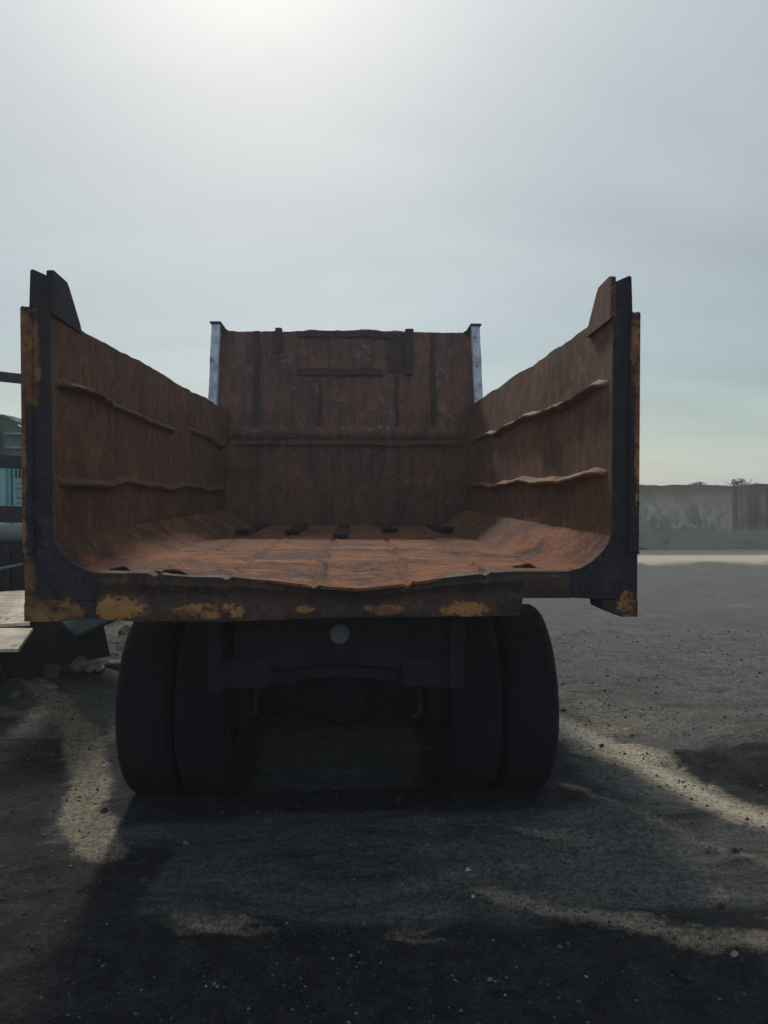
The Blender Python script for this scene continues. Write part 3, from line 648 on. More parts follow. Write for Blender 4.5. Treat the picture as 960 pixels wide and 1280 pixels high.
# ears above the side walls at the rear, posts, feet
for sg, pm in ((-1, 'post_l'), (1, 'post_r')):
    def X(a): return CX + sg * a
    bm = bmesh.new()
    ear = [(3.10, 2.38), (3.10, 2.548), (3.115, 2.556), (3.26, 2.548), (3.285, 2.53), (3.41, 2.405), (3.43, 2.37)]
    prism(bm, ear, 'x', X(1.128), X(1.150)); 
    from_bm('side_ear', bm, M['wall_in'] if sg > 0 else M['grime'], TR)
    bm = bmesh.new()
    prism(bm, [(X(1.155), 2.39), (X(1.155), 2.535), (X(1.212), 2.560), (X(1.222), 2.556), (X(1.228), 2.39)], 'y', 3.12, 3.145)
    from_bm('post_fin', bm, M['grime'], TR)
    bm = bmesh.new()
    inner = [(1.136, 2.385), (1.136, 1.50), (1.127, 1.466), (1.10, 1.426), (1.06, 1.385), (1.01, 1.355), (0.957, 1.341)]
    outer = [(1.243, 2.405), (1.243, 1.50), (1.243, 1.42), (1.243, 1.33), (1.243, 1.222), (1.10, 1.225), (0.957, 1.232)]
    rows = []
    for (xi, zi), (xo, zo) in zip(inner, outer):
        rows.append([bm.verts.new((X(xi), yy, zi)) for yy in (3.088, 3.106)] + [bm.verts.new((X(xo), yy, zo)) for yy in (3.20, 3.088)])
    for ra, rb in zip(rows, rows[1:]):
        for j in range(4): bm.faces.new((ra[j], ra[(j + 1) % 4], rb[(j + 1) % 4], rb[j]))
    bm.faces.new(rows[0]); bm.faces.new(rows[-1][::-1])
    p = from_bm('rear_post', bm, M[pm], TR)
    # outer angle iron along the post
    bm = bmesh.new(); box(bm, X(1.245) if sg < 0 else X(1.2), X(1.2) if sg < 0 else X(1.245), 3.075, 3.088, 1.42, 2.400, 0.003)
    from_bm('post_strip', bm, M[pm], p).location = (0, 0, 0)
    # hinge foot under the corner
    bm = bmesh.new()
    if sg < 0: prism(bm, [(X(1.243), 1.221), (X(1.243), 1.148), (X(1.10), 1.146), (X(1.04), 1.156), (X(0.96), 1.160), (X(0.96), 1.228)], 'y', 3.082, 3.25)
    else: prism(bm, [(X(1.243), 1.22), (X(1.243), 1.152), (X(1.175), 1.152), (X(1.10), 1.180), (X(1.093), 1.22)], 'y', 3.082, 3.25)
    from_bm('corner_foot', bm, M[pm], TR)
    # outside stiffeners of the side wall and top rail
    for yv in (3.9, 4.7, 5.5, 6.3, 7.05):
        bm = bmesh.new(); a, b = sorted((X(1.175), X(1.225))); box(bm, a, b, yv - 0.05, yv + 0.05, 1.30, 2.36, 0.008); from_bm('side_stiffener', bm, M['grime'], TR)
    bm = bmesh.new()
    a, b = sorted((X(1.163), X(1.205))); box(bm, a, b, 3.2, 7.2, 1.26, 1.36, 0.01)
    from_bm('lower_rail', bm, M['grime'], TR)
    # small hooks on the outside of the post
    for zz, rr in ((1.625, 0.012), (1.50, 0.010), (1.42, 0.012)):
        bm = bmesh.new(); tube(bm, [(X(1.238), 3.13, zz), (X(1.256), 3.13, zz + 0.004), (X(1.262), 3.13, zz - 0.012)], rr * 0.6, 8); from_bm('hook', bm, M['grime'], p).location = (0, 0, 0)

# rear beam across, battered
xs = np.linspace(-0.958, 0.958, 150); vs = np.linspace(0, 1, 16)
XX, VV = np.meshgrid(xs, vs, indexing='ij')
top = floor_z(xs, np.full_like(xs, Y0)) + 0.006 - 0.012 * np.exp(-((xs - 0.05) / 0.42) ** 4) + 0.002 * fbm(xs * 9, xs * 0, s=52)
bot = np.where(xs < 0.755, 1.160 + 0.010 * fbm(xs * 2.0, xs * 0, s=51) + 0.004 * fbm(xs * 11, xs * 0, s=56) - 0.014 * np.exp(-((xs + 0.55) / 0.4) ** 2), 1.232)
ZZ = bot[:, None] + (top - bot)[:, None] * VV
DY = 0.010 * fbm(XX * 3, ZZ * 6, s=53) + 0.022 * np.exp(-((VV - 0.55) / 0.2) ** 2) * (XX < 0.755) + 0.010 * (VV > 0.8)
grid_mesh('rear_beam', np.stack([XX + CX, 3.075 + DY, ZZ], -1), M['beam'], TR, (0, 0.10, 0))
bm = bmesh.new(); box(bm, CX - 0.955, CX + 0.73, 3.19, 3.55, 1.19, 1.24, 0.008); from_bm('apron_plate', bm, M['under'], TR)
# curled torn plate edges on the floor
def curl(x, y, w, l, hgt, rot, mat='grime'):
    bm = bmesh.new(); nu, nv = 10, 7
    for s_ in (0,):
        V = [[None] * nv for _ in range(nu)]
        W2 = [[None] * nv for _ in range(nu)]
        for i in range(nu):
            for j in range(nv):
                u = (i / (nu - 1) - 0.5) * w; t = j / (nv - 1)
                k = math.sin(math.pi * i / (nu - 1)) ** 0.7
                p = Vector((u, t * l, hgt * k * t ** 2 + 0.003 * math.sin(9 * u / w + 3)))
                p.rotate(Euler((0, 0, rot)))
                zf = float(floor_z(np.array([x + p.x]), np.array([y + p.y]))[0])
                q = Vector((CX + x + p.x, y + p.y, zf + 0.004 + p.z)); V[i][j] = bm.verts.new(q); W2[i][j] = bm.verts.new(q + Vector((0, 0, -0.007)))
        for i in range(nu - 1):
            for j in range(nv - 1):
                bm.faces.new((V[i][j], V[i + 1][j], V[i + 1][j + 1], V[i][j + 1])); bm.faces.new((W2[i][j], W2[i][j + 1], W2[i + 1][j + 1], W2[i + 1][j]))
        for i in range(nu - 1):
            for j in (0, nv - 1): bm.faces.new((V[i][j], V[i + 1][j], W2[i + 1][j], W2[i][j]))
        for j in range(nv - 1):
            for i in (0, nu - 1): bm.faces.new((V[i][j], V[i][j + 1], W2[i][j + 1], W2[i][j]))
    o = from_bm('curled_plate', bm, M[mat], bed, True); o.location = (0, 0, 0)
curl(-0.90, 3.26, 0.09, 0.05, 0.016, math.pi)
curl(-0.66, 3.26, 0.16, 0.10, 0.016, math.pi * 0.94, 'floor')
curl(0.82, 3.33, 0.10, 0.05, 0.014, math.pi, 'floor')
# wear strips running forward to the headboard, some with lifted rear ends
for x, ya, yb, up in ((-0.78, 5.75, 7.15, 0.03), (-0.40, 5.7, 7.15, 0.02), (-0.02, 5.2, 7.15, 0.012), (0.36, 5.85, 7.15, 0.02), (0.78, 5.7, 7.15, 0.04)):
    bm = bmesh.new(); N = 30; prev = None
    for i in range(N):
        t = i / (N - 1); y = ya + (yb - ya) * t; lift = up * max(0, 1 - t * 6) ** 2
        zf = float(floor_z(np.array([x]), np.array([y]))[0]); w = 0.05
        r4 = [bm.verts.new((CX + x + a * w, y, zf + lift + b)) for a, b in ((-1, 0.002), (1, 0.002), (1, 0.020), (-1, 0.020))]
        if prev:
            for j in range(4): bm.faces.new((prev[j], prev[(j + 1) % 4], r4[(j + 1) % 4], r4[j]))
        else: bm.faces.new(r4)
        prev = r4
    bm.faces.new(prev[::-1]); from_bm('wear_strip', bm, M['strip'], bed).location = (0, 0, 0)

# headboard
xs = np.linspace(-1.215, 1.215, 170); vs = np.linspace(0, 1, 140)
XX, VV = np.meshgrid(xs, vs, indexing='ij')
top = 3.205 + 0.008 * fbm(xs * 12, xs * 0, s=61) + 0.020 * sstep(-0.55, -0.35, xs) * sstep(0.62, 0.4, xs) * (0.6 + 0.6 * fbm(xs * 6 + 3, xs * 0, s=64)) + 0.012 * np.exp(-((xs - 0.15) / 0.25) ** 2)
ZZ = 1.30 + (top[:, None] - 1.30) * VV
DY = 0.010 * fbm(XX * 2.2, ZZ * 2, o=3, s=62) + 0.004 * fbm(XX * 9, ZZ * 7, s=63)
DY += -0.022 * np.exp(-((ZZ - 2.25 - 0.02 * fbm(XX * 2, XX * 0, s=65)) / 0.055) ** 2)
DY += 0.018 * (ZZ < 2.2)
for k, xx_ in enumerate((-0.87, -0.58, -0.2, 0.28, 0.6, 0.86)):
    DY += 0.012 * np.exp(-((XX - xx_ - 0.01 * fbm(ZZ * 2, ZZ * 0 + k, s=66)) / 0.012) ** 2) * (ZZ < 2.2)
hb = grid_mesh('headboard', np.stack([XX + CX, Y1 + DY - 0.0, ZZ], -1), M['headboard'], TR, (0, 0.05, 0))
def hbbox(name, x0, x1, z0, z1, d=0.016, mat='hb_strip', bev=0.006, parent=None):
    bm = bmesh.new(); box(bm, CX + x0, CX + x1, Y1 - d, Y1 + 0.02, z0, z1, bev)
    bmesh.ops.subdivide_edges(bm, edges=[e for e in bm.edges if e.calc_length() > 0.3], cuts=14)
    for v in bm.verts: v.co.x += 0.012 * float(vnoise(v.co.z * 5, v.co.x * 3)); v.co.z += 0.010 * float(vnoise(v.co.x * 5, 2.0))
    from_bm(name, bm, M[mat], hb).location = (0, 0, 0)
hbbox('upright', -0.885, -0.825, 2.30, 3.20)
hbbox('upright', 0.800, 0.850, 2.30, 3.20)
hbbox('upright', -0.59, -0.53, 2.32, 3.16, 0.022, 'headboard')
hbbox('upright', -0.27, -0.24, 2.31, 2.75, 0.020, 'hb_strip')
hbbox('upright', 0.46, 0.49, 2.31, 2.80, 0.020, 'hb_strip')
hbbox('lug', -0.68, -0.615, 3.0, 3.238, 0.035)
hbbox('lug', 0.545, 0.625, 2.80, 3.238, 0.040)
hbbox('lug', 0.40, 0.53, 2.84, 3.20, 0.022, 'hb_strip')
hbbox('cross_bar', -0.46, 0.34, 2.79, 2.855, 0.040)
hbbox('top_rail', -0.48, 0.44, 3.15, 3.205, 0.030)
hbbox('cross_bar', -1.08, 1.08, 2.135, 2.155, 0.030, 'headboard')
hbbox('kick_plate', -0.90, 0.90, 1.36, 1.40, 0.030, 'headboard')
# headboard corner posts, white paint peeling
for sg in (-1, 1):
    bm = bmesh.new()
    pts = [(-1, 1.25), (1, 1.25), (1, 3.25), (-1, 3.25)]
    def px(z, side): return CX + sg * (1.290 - 0.0345 * (z - 2.55) / 0.7 * 1.0 - (0.0 if side else 0.075))
    N = 14; prev = None
    for i in range(N):
        z = 1.25 + 2.0 * i / (N - 1); x0, x1 = px(z, 0) + sg * 0.004 * float(vnoise(z * 7, 1.0)), px(z, 1) + sg * 0.004 * float(vnoise(z * 7, 5.0))
        r4 = [bm.verts.new(v) for v in ((x0, 7.16, z), (x1, 7.16, z), (x1, 7.36, z), (x0, 7.36, z))]
        if prev:
            for j in range(4): bm.faces.new((prev[j], prev[(j + 1) % 4], r4[(j + 1) % 4], r4[j]))
        else: bm.faces.new(r4)
        prev = r4
    bm.faces.new(prev[::-1])
    cp = from_bm('corner_post', bm, M['white_post'], TR)
    bm = bmesh.new(); a, b = sorted((CX + sg * 1.165, CX + sg * 1.268)); box(bm, a, b, 7.14, 7.38, 3.252, 3.272, 0.004)
    prism(bm, [(CX + sg * 1.18, 3.25), (CX + sg * 1.18, 3.20), (CX + sg * 1.105, 3.20)], 'y', 7.20, 7.24)
    from_bm('post_cap', bm, M['cap'], cp).location = (0, 0, 0)

# bed underside
for yv in np.arange(3.5, 7.2, 0.42):
    bm = bmesh.new(); box(bm, CX - 1.12, CX + 1.12, yv - 0.03, yv + 0.03, 1.245, 1.295, 0.005); from_bm('cross_bearer', bm, M['under'], TR)
for sg in (-1, 1):
    bm = bmesh.new(); a, b = CX + sg * 0.42 - 0.05, CX + sg * 0.42 + 0.05; box(bm, a, b, 3.55, 7.2, 1.09, 1.243, 0.008); from_bm('bed_sill', bm, M['under'], TR)
    bm = bmesh.new()
    prism(bm, [(3.42, 0.90), (3.42, 1.07), (9.6, 1.07), (9.6, 0.82), (3.9, 0.82)], 'x', CX + sg * 0.42 - 0.04, CX + sg * 0.42 + 0.04)
    from_bm('chassis_rail', bm, M['under'], TR)
    # hinge bracket, leaf springs
    bm = bmesh.new(); prism(bm, [(3.28, 1.19), (3.50, 1.19), (3.46, 0.86), (3.34, 0.80)], 'x', CX + sg * 0.50, CX + sg * 0.56); from_bm('hinge_bracket', bm, M['under'], TR)
    bm = bmesh.new()
    for k in range(7):
        L_ = 0.85 - k * 0.09; zz = 0.80 - k * 0.016
        tube(bm, [(CX + sg * 0.42, 4.925 - L_, zz - 0.10 * (1 - k / 9)), (CX + sg * 0.42, 4.925 - L_ * 0.5, zz - 0.02), (CX + sg * 0.42, 4.925, zz), (CX + sg * 0.42, 4.925 + L_ * 0.5, zz - 0.02), (CX + sg * 0.42, 4.925 + L_, zz - 0.10 * (1 - k / 9))], 0.035, 4)
    from_bm('leaf_spring', bm, M['under'], TR)
# rear cross member with battered lower edge, and round cover
xs = np.linspace(-0.46, 0.50, 60); vs = np.linspace(0, 1, 14); XX, VV = np.meshgrid(xs, vs, indexing='ij')
bot = 0.80 + 0.02 * fbm(xs * 3, xs * 0, s=81) + 0.03 * np.cos(xs * 5); ZZ = bot[:, None] + (1.12 - bot[:, None]) * VV
grid_mesh('cross_member', np.stack([XX + CX, 3.40 + 0.012 * fbm(XX * 3, ZZ * 5, s=82) + 0.03 * (VV < 0.18), ZZ], -1), M['under'], TR, (0, 0.06, 0))
bm = bmesh.new(); r = bmesh.ops.create_cone(bm, cap_ends=True, segments=28, radius1=0.046, radius2=0.040, depth=0.016, matrix=Matrix.Translation((0.030, 3.385, 1.033)) @ Matrix.Rotation(R(90), 4, 'X'))
from_bm('round_cover', bm, M['disc'], TR)['label'] = 'dull pale round disc on the dark rear cross member'
for sg in (-1, 1):
    bm = bmesh.new(); box(bm, CX + sg * 0.40 - 0.11, CX + sg * 0.40 + 0.11, 3.36, 3.39, 0.80, 0.93, 0.01); from_bm('tow_plate', bm, M['under'], TR)
    bm = bmesh.new(); tube(bm, [(CX + sg * 0.36, 3.42, 0.80), (CX + sg * 0.38, 3.47, 0.66), (CX + sg * 0.35, 3.52, 0.62)], 0.012, 8); from_bm('hanging_hose', bm, M['under'], TR)
# axles
for yv in (4.32, 5.65):
    bm = bmesh.new(); tube(bm, [(CX - 0.80, yv, 0.52), (CX - 0.30, yv, 0.52), (CX - 0.2, yv, 0.53), (CX + 0.2, yv, 0.53), (CX + 0.30, yv, 0.52), (CX + 0.80, yv, 0.52)], [0.075, 0.085, 0.13, 0.13, 0.085, 0.075], 20)
    ax = from_bm('axle', bm, M['under'], TR, True)
    bm = bmesh.new(); bmesh.ops.create_uvsphere(bm, u_segments=28, v_segments=16, radius=1, matrix=Matrix.Translation((CX + 0.02, yv, 0.56)) @ Matrix.Diagonal((0.22, 0.21, 0.22, 1)))
    from_bm('differential', bm, M['under'], ax, True).location = (0, 0, 0)
    for sg in (-1, 1):
        bm = bmesh.new(); lathe_x(bm, [(-0.08, 0.16), (-0.07, 0.20), (0.05, 0.21), (0.06, 0.12)], 32)
        for v in bm.verts: v.co += Vector((CX + sg * 0.55, yv, 0.52))
        from_bm('brake_drum', bm, M['under'], ax, True).location = (0, 0, 0)
        bm = bmesh.new(); tube(bm, [(CX + sg * 0.27, yv - 0.30, 0.66), (CX + sg * 0.27, yv - 0.12, 0.66)], 0.075, 18); from_bm('brake_chamber', bm, M['under'], ax, True).location = (0, 0, 0)
bm = bmesh.new(); tube(bm, [(CX, 4.4, 0.56), (CX, 5.4, 0.58)], 0.05, 14); from_bm('drive_shaft', bm, M['under'], TR, True)
bm = bmesh.new(); tube(bm, [(CX, 5.8, 0.58), (CX, 8.3, 0.80)], 0.05, 14); from_bm('drive_shaft', bm, M['under'], TR, True)
bm = bmesh.new(); tube(bm, [(CX, 6.2, 0.80), (CX, 7.1, 1.15)], 0.09, 18); from_bm('tipping_ram', bm, M['under'], TR, True)

# wheels: one master, copied
def make_wheel(yv, cx, z=0.512):
    w = bpy.data.objects.new('wheel', None); COL.objects.link(w); w.parent = TR; w.location = Vector((cx, yv, z)) - TR.location; w.empty_display_size = 0.1
    h = 0.145
    half = [(0.040, 0.27), (0.075, 0.29), (0.125, 0.36), (0.1435, 0.42), (0.140, 0.462), (0.130, 0.488), (0.115, 0.504), (0.098, 0.511)]
    tread = []
    for a, b in ((0.098, 0.074), (0.066, 0.026), (0.018, -0.018), (-0.026, -0.066), (-0.074, -0.098)):
        tread += [(a, 0.513), (b, 0.513)]
        if b != -0.098: tread += [(b - 0.0012, 0.5105), (b - 0.0068, 0.5105)]
    prof = half + tread + [(-x, r) for x, r in half[::-1]] + [(-0.04, 0.265), (0.04, 0.265)]
    bm = bmesh.new()
    def lug(x, r, a, k):
        if r > 0.495 and abs(x) > 0.066: return r - (0.005 if (k % 5) == (0 if x > 0 else 2) else 0)
        if r > 0.50: return r - (0.002 if (k % 7) == 3 else 0)
        return r
    lathe_x(bm, prof, 200, True, lug)
    me = bpy.data.meshes.new('tyre'); bmesh.ops.recalc_face_normals(bm, faces=bm.faces); bm.to_mesh(me); bm.free(); me.materials.append(M['rubber'])
    t = bpy.data.objects.new('tyre', me); COL.objects.link(t); t.parent = w
    bm = bmesh.new(); lathe_x(bm, [(-0.12, 0.255), (-0.12, 0.285), (-0.10, 0.272), (0.10, 0.272), (0.12, 0.285), (0.12, 0.255), (0.02, 0.235), (0.0, 0.12), (-0.03, 0.115), (-0.03, 0.235)], 48, True)
    for k in range(10):
        a = 2 * math.pi * k / 10; bmesh.ops.create_cone(bm, cap_ends=True, segments=6, radius1=0.015, radius2=0.015, depth=0.03, matrix=Matrix.Translation((0.02, 0.165 * math.cos(a), 0.165 * math.sin(a))) @ Matrix.Rotation(R(90), 4, 'Y'))
    lathe = bm; me = bpy.data.meshes.new('rim'); bmesh.ops.recalc_face_normals(bm, faces=bm.faces); bm.to_mesh(me); bm.free(); me.materials.append(M['grime'])
    r_ = bpy.data.objects.new('rim', me); COL.objects.link(r_); r_.parent = w
    bm = bmesh.new(); lathe_x(bm, [(-0.06, 0.10), (-0.06, 0.118), (0.05, 0.11), (0.10, 0.09), (0.11, 0.04)], 28)
    me = bpy.data.meshes.new('hub'); bmesh.ops.recalc_face_normals(bm, faces=bm.faces); bm.to_mesh(me); bm.free(); me.materials.append(M['under'])
    h_ = bpy.data.objects.new('hub', me); COL.objects.link(h_); h_.parent = w
    return w
W0 = make_wheel(4.32, CX - 0.990)
def dup_wheel(cx, yv, rot=0):
    c = W0.copy(); COL.objects.link(c); c.parent = TR; c.location = Vector((cx, yv, 0.512)) - TR.location
    c.rotation_euler = (random.uniform(0, 6.3), 0, rot)
    for ch in list(W0.children):
        q = ch.copy(); COL.objects.link(q); q.parent = c
    return c
W0.rotation_euler = (0.7, 0, math.pi)
for cx, yv in ((-0.698, 4.32), (0.698, 4.32), (0.990, 4.32), (-0.990, 5.65), (-0.698, 5.65), (0.698, 5.65), (0.975, 5.65), (-0.975, 8.75), (0.975, 8.75)):
    dup_wheel(CX + cx, yv, math.pi if cx < 0 else 0)

# cab ahead of the headboard
cab = from_bm('cab', (lambda bm: (prism(bm, [(7.75, 0.95), (7.75, 2.75), (7.85, 2.85), (9.1, 2.85), (9.35, 2.7), (9.55, 1.85), (9.6, 0.75), (9.2, 0.75), (9.1, 1.05), (8.4, 1.05), (8.3, 0.95)], 'x', CX - 1.18, CX + 1.18), bm)[1])(bmesh.new()), M['cabpaint'], TR)
for sg in (-1, 1):
    bm = bmesh.new(); a, b = sorted((CX + sg * 1.178, CX + sg * 1.188)); prism(bm, [(8.0, 1.95), (8.0, 2.6), (9.1, 2.6), (9.3, 1.95)], 'x', a, b); from_bm('side_window', bm, M['glass'], cab).location = (0, 0, 0)
    bm = bmesh.new(); a, b = sorted((CX + sg * 1.184, CX + sg * 1.192)); box(bm, a, b, 8.02, 8.12, 1.65, 1.69, 0.002); from_bm('door_handle', bm, M['grime'], cab).location = (0, 0, 0)
bm = bmesh.new(); prism(bm, [(9.385, 2.62), (9.54, 1.95), (9.56, 1.955), (9.405, 2.625)], 'x', CX - 1.05, CX + 1.05); from_bm('windscreen', bm, M['glass'], cab).location = (0, 0, 0)
bm = bmesh.new(); box(bm, CX - 1.2, CX + 1.2, 9.58, 9.70, 0.55, 0.80, 0.02); from_bm('front_bumper', bm, M['grime'], TR)
bm = bmesh.new(); tube(bm, [(CX - 0.9, 8.75, 0.52), (CX + 0.9, 8.75, 0.52)], 0.06, 14); from_bm('front_axle', bm, M['under'], TR)
for sg in (-1, 1):
    bm = bmesh.new(); tube(bm, [(CX + sg * 0.75, 6.35, 0.80), (CX + sg * 0.75, 7.3, 0.80)], 0.24, 24); from_bm('fuel_tank', bm, M['grime'], TR, False)

# ------------------------------------------------------------------ left side: parked teal lorry, rack, scrap
LX, LY = -4.55, 9.0
LT = empty('teal_lorry', (LX, LY + 1.5, 0), 'old teal lorry with dusty rounded cover parked at far left behind the dark rack', 'lorry')
def part(name, bm, mat, parent=None, smooth=False):
    o = from_bm(name, bm, M[mat], parent or LT, smooth)
    if parent is not None and parent is not LT and parent.parent is not None: o.location = (0, 0, 0)
    return o
bm = bmesh.new(); box(bm, LX - 1.1, -3.92, LY, LY + 3.2, 1.0, 2.02, 0.04); bodyL = part('body', bm, 'teal')
bm = bmesh.new(); box(bm, -3.895, -3.2, LY + 0.015, LY + 3.0, 1.15, 2.02, 0.025); bp = part('grille_panel', bm, 'teal')
bm = bmesh.new()
for k in range(6): box(bm, -3.855 + k * 0.045, -3.835 + k * 0.045, LY - 0.005, LY + 0.02, 1.86, 1.96, 0.003)
part('vent', bm, 'teal_dark', bp)
bm = bmesh.new()
for zc in (1.795, 1.74): box(bm, -3.86, -3.60, LY - 0.002, LY + 0.018, zc, zc + 0.022, 0.003)
box(bm, -3.85, -3.76, LY - 0.004, LY + 0.018, 1.62, 1.72, 0.01); box(bm, -3.84, -3.74, LY - 0.002, LY + 0.018, 1.565, 1.59, 0.003)
part('grille', bm, 'grille', bp)
# rounded dusty cover above
xs = np.linspace(0, 1, 40); ys_ = np.linspace(LY + 0.05, LY + 2.9, 20)
TT, YY = np.meshgrid(xs, ys_, indexing='ij'); an = TT * math.pi * 0.5
XC = -4.35 + 0.82 * np.sin(an) ** 0.9; ZC = 2.02 + 0.62 * np.cos(an) + 0.01 * fbm(XC * 5, YY * 3, s=91) + 0.012 * np.sin(TT * 30)
cov = grid_mesh('cover', np.stack([XC, YY, ZC], -1), M['tarp'], LT, (-0.02, 0, -0.03))
bm = bmesh.new(); prism(bm, [(-5.4, 2.0)] + [(-4.35 + 0.80 * math.sin(a) ** 0.9, 2.0 + 0.60 * math.cos(a)) for a in np.linspace(0.001, math.pi / 2, 14)], 'y', LY + 0.06, LY + 0.09)
part('cover_end', bm, 'tarp')
for zc, ww in ((2.20, -3.60), (2.36, -3.72)):
    bm = bmesh.new(); box(bm, -4.0, ww, LY + 0.02, LY + 0.055, zc, zc + 0.03, 0.006); part('trim_bar', bm, 'grille')
bm = bmesh.new(); tube(bm, [(-4.10, LY - 0.05, 3.05), (-4.04, LY - 0.05, 2.55), (-3.965, LY - 0.06, 2.02)], 0.035, 8); part('pillar', bm, 'teal_dark')
bm = bmesh.new(); box(bm, LX - 1.1, -4.72, LY + 0.1, LY + 0.8, 2.02, 3.1, 0.05); part('upper_cab', bm, 'teal')
bm = bmesh.new(); box(bm, LX - 1.0, -4.8, LY + 0.085, LY + 0.099, 2.2, 2.9, 0.002); part('rear_window', bm, 'glass')
bm = bmesh.new(); box(bm, LX - 1.0, -3.3, LY + 0.1, LY + 3.0, 0.72, 0.98, 0.02); part('chassis', bm, 'under')
for sx_ in (LX - 0.75, -3.55):
    for yy in (LY + 0.7, LY + 2.6):
        w = bpy.data.objects.new('wheel', None); COL.objects.link(w); w.parent = LT; w.location = Vector((sx_, yy, 0.53)) - LT.location
        for ch in W0.children: q = ch.copy(); COL.objects.link(q); q.parent = w

# dark rack of steel beams
RK = empty('steel_rack', (-3.9, 7.1, 1.25), 'dark steel rack of horizontal beams standing on the scrap at the left', 'rack')
def bar(name, a, b, h, w, mat, parent):
    a, b = Vector(a), Vector(b); d = (b - a); ln = d.length; bm = bmesh.new()
    box(bm, -w / 2, w / 2, 0, ln, -h / 2, h / 2, 0.006)
    q = d.to_track_quat('Y', 'Z').to_matrix()
    for v in bm.verts: v.co = a + q @ v.co
    return from_bm(name, bm, M[mat], parent)
RA = (-4.90, 6.70); RB = (-2.70, 7.28)
def rp(t, z): return (RA[0] + (RB[0] - RA[0]) * t, RA[1] + (RB[1] - RA[1]) * t, z)
bar('beam', rp(0, 2.88), rp(1, 2.715), 0.088, 0.06, 'rack', RK)
bar('beam', rp(0, 2.055), rp(1, 1.945), 0.120, 0.07, 'rack', RK)
bar('beam', rp(0, 1.545), rp(1, 1.468), 0.150, 0.08, 'rack', RK)
for t in (0.01, 0.99): bar('upright', rp(t, 1.252), rp(t, 2.90 - 0.17 * t), 0.07, 0.05, 'rack', RK)
bar('beam', rp(1.0, 2.66), rp(1.36, 2.63), 0.088, 0.06, 'rack', RK)  # rack run on out of sight to carry the added panel
bar('upright', rp(1.355, 0.0), rp(1.355, 2.62), 0.07, 0.05, 'rack', RK)
bm = bmesh.new(); _a, _b = rp(1.12, 0), rp(1.345, 0)  # unseen panel added to cast shade on the ground at left
_q = [(_a[0], _a[1], 0.75), (_b[0], _b[1], 0.75), (_b[0], _b[1], 2.58), (_a[0], _a[1], 2.62)]
A_ = [bm.verts.new(v) for v in _q]; B_ = [bm.verts.new((v[0], v[1] + 0.02, v[2])) for v in _q]; bm.faces.new(A_); bm.faces.new(B_[::-1])
for i in range(4): bm.faces.new((A_[i], A_[(i + 1) % 4], B_[(i + 1) % 4], B_[i]))
from_bm('shade_panel', bm, M['rack'], RK)
bar('diagonal', rp(0.05, 1.3), rp(0.45, 2.75), 0.04, 0.04, 'rack', RK)

# scrap behind the rack
bm = bmesh.new(); tube(bm, [(-3.9, 6.62, 1.335), (-3.88, 6.62, 1.335), (-2.62, 6.68, 1.33), (-2.60, 6.68, 1.33)], [0.065, 0.08, 0.08, 0.065], 28)
o = from_bm('drum', bm, M['drum'], None, False); tag(o, 'narrow dull grey metal drum lying on its side on the dark tank below the rack', 'drum')
SB = empty('scrap_skip', (-3.6, 6.9, 0), 'low dark rusty skip under the pale boards at the left', 'skip')
bm = bmesh.new(); prism(bm, [(6.30, 0.05), (5.80, 0.70), (8.1, 0.70), (7.9, 0.05)], 'x', -5.0, -2.52); from_bm('bin', bm, M['under'], SB)
bm = bmesh.new(); box(bm, -5.02, -2.50, 5.745, 5.798, 0.64, 0.70, 0.01); from_bm('rim_bar', bm, M['grime'], SB)
for xx_ in (-4.3, -3.7, -3.1, -2.7):
    bm = bmesh.new(); prism(bm, [(6.26, 0.06), (5.79, 0.635), (5.83, 0.635), (6.30, 0.06)], 'x', xx_ - 0.03, xx_ + 0.03); from_bm('stiffener', bm, M['grime'], SB)
TK = empty('steel_tank', (-3.8, 7.2, 0.70), 'dark square steel tank on the skip carrying the rack', 'tank')
bm = bmesh.new(); box(bm, -5.0, -2.50, 6.56, 7.9, 0.704, 1.25, 0.03); tk = from_bm('shell', bm, M['under'], TK)
for xx_ in (-4.4, -3.6, -2.85):
    bm = bmesh.new(); box(bm, xx_ - 0.025, xx_ + 0.025, 6.53, 6.558, 0.72, 1.23, 0.004); from_bm('strap', bm, M['grime'], TK)
def plate(name, pts, th, mat, label, cat):
    """flat plate through three or more 3-D points with a thickness"""
    P = [Vector(p) for p in pts]; nrm_ = (P[1] - P[0]).cross(P[2] - P[0]).normalized(); nrm_ = nrm_ if nrm_.z > 0 else -nrm_
    bm = bmesh.new(); c = sum(P, Vector()) / len(P)
    A = [bm.verts.new(p - c) for p in P]; B = [bm.verts.new(p - c - nrm_ * th) for p in P]; bm.faces.new(A); bm.faces.new(B[::-1]); n = len(P)
    for i in range(n): bm.faces.new((A[i], A[(i + 1) % n], B[(i + 1) % n], B[i]))
    o = from_bm(name, bm, M[mat]); o.location = c; tag(o, label, cat); return o
plate('plywood_sheet', [(-3.7, 5.42, 0.752), (-2.9, 5.43, 0.745), (-2.5, 5.40, 0.748), (-2.20, 5.45, 0.756), (-2.42, 6.02, 0.915), (-2.9, 5.99, 0.90), (-3.7, 6.02, 0.90)], 0.022, 'wood', 'upper pale weathered plywood sheet lying on the dark skip', 'plywood')
plate('plywood_sheet', [(-3.4, 4.93, 0.64), (-2.7, 4.90, 0.645), (-2.3, 4.97, 0.664), (-2.07, 4.96, 0.666), (-2.15, 5.38, 0.728), (-2.6, 5.42, 0.725), (-3.5, 5.44, 0.72)], 0.022, 'wood', 'lower pale board with a slanted right end sticking out from under the upper sheet', 'plywood')
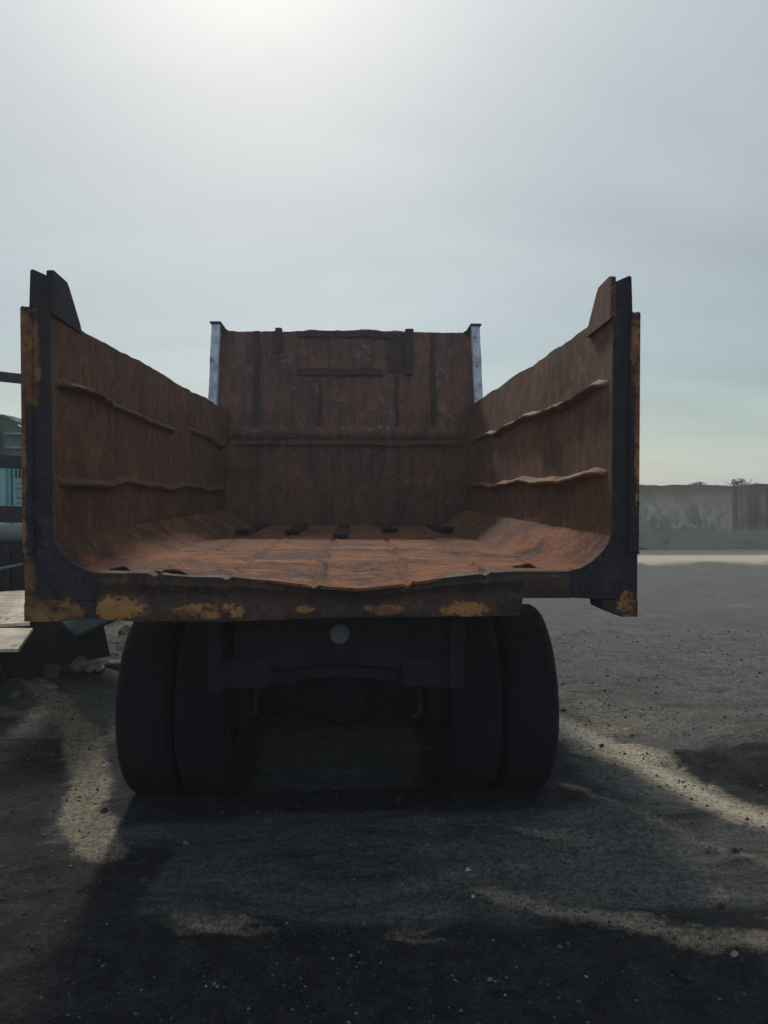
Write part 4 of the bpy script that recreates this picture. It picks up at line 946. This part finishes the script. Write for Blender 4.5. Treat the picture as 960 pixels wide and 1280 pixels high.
plate('metal_sheet', [(-2.48, 6.60, 0.63), (-2.14, 6.2, 0.53), (-2.00, 6.9, 0.58), (-2.2, 7.3, 0.72)], 0.03, 'slab', 'bent grey metal sheet with a bright edge under the truck corner', 'metal sheet')
plate('rusty_plate', [(-2.52, 6.30, 0.56), (-2.34, 6.50, 0.22), (-2.12, 6.95, 0.20), (-2.2, 7.0, 0.50), (-2.46, 6.7, 0.60)], 0.02, 'strip', 'dark brown rusty plate leaning below the bent grey sheet', 'steel plate')
plate('rusty_plate', [(-2.35, 8.9, 0.15), (-1.2, 9.3, 0.15), (-1.3, 9.5, 1.15), (-2.5, 9.1, 1.15)], 0.03, 'under', 'upright dark plate behind the rocks and left of the wheels', 'steel plate')
rr = random.Random(5)
RUB = [(-2.52, 5.95, 0.055, 'small dark lump of broken stone nearest the skip front'), (-2.36, 6.50, 0.05, 'dark lump of broken stone touching the broken brick'), (-2.05, 7.75, 0.075, 'low dark stone lump beside the small pale rock'),
       (-1.95, 8.1, 0.11, 'biggest dark stone lump behind the rocks by the wheel'), (-2.35, 8.25, 0.13, 'dark stone lump half hidden behind the leaning plate'), (-2.66, 5.80, 0.045, 'dark stone chip at the left edge under the boards')]
for i, (x, y, r_, lb) in enumerate(RUB): rock(x, y, r_, 'stone_dark' if i % 2 else 'stone_mid', lb, 'broken_stone', 'broken stone', 'broken stones at the foot of the scrap', 0.7, 40 + i)
bm = bmesh.new(); tube(bm, [(-3.6, 6.60, 1.26), (-2.9, 5.9, 1.20), (-2.4, 4.9, 1.27), (-2.0, 4.3, 1.27), (-1.65, 3.7, 1.29), (-1.26, 3.16, 1.37)], 0.007, 8)
o = from_bm('cable', bm, M['cable'], None, True); tag(o, 'thin grey cable sagging from the scrap to the truck corner', 'cable')

# ------------------------------------------------------------------ dusty air
bm = bmesh.new(); box(bm, -760, 760, -120, 1000, -1.6, 4.2)
hm = bpy.data.materials.new('dusty_air'); hm.use_nodes = True; hm.node_tree.nodes.clear()
ho = hm.node_tree.nodes.new('ShaderNodeOutputMaterial'); pv = hm.node_tree.nodes.new('ShaderNodeVolumePrincipled')
pv.inputs['Color'].default_value = (0.84, 0.86, 0.90, 1); pv.inputs['Density'].default_value = 0.0038; pv.inputs['Anisotropy'].default_value = 0.35
hm.node_tree.links.new(pv.outputs[0], ho.inputs['Volume'])
hz_o = from_bm('haze', bm, hm); tag(hz_o, 'thin bluish dusty air over the yard', None, None, 'stuff')
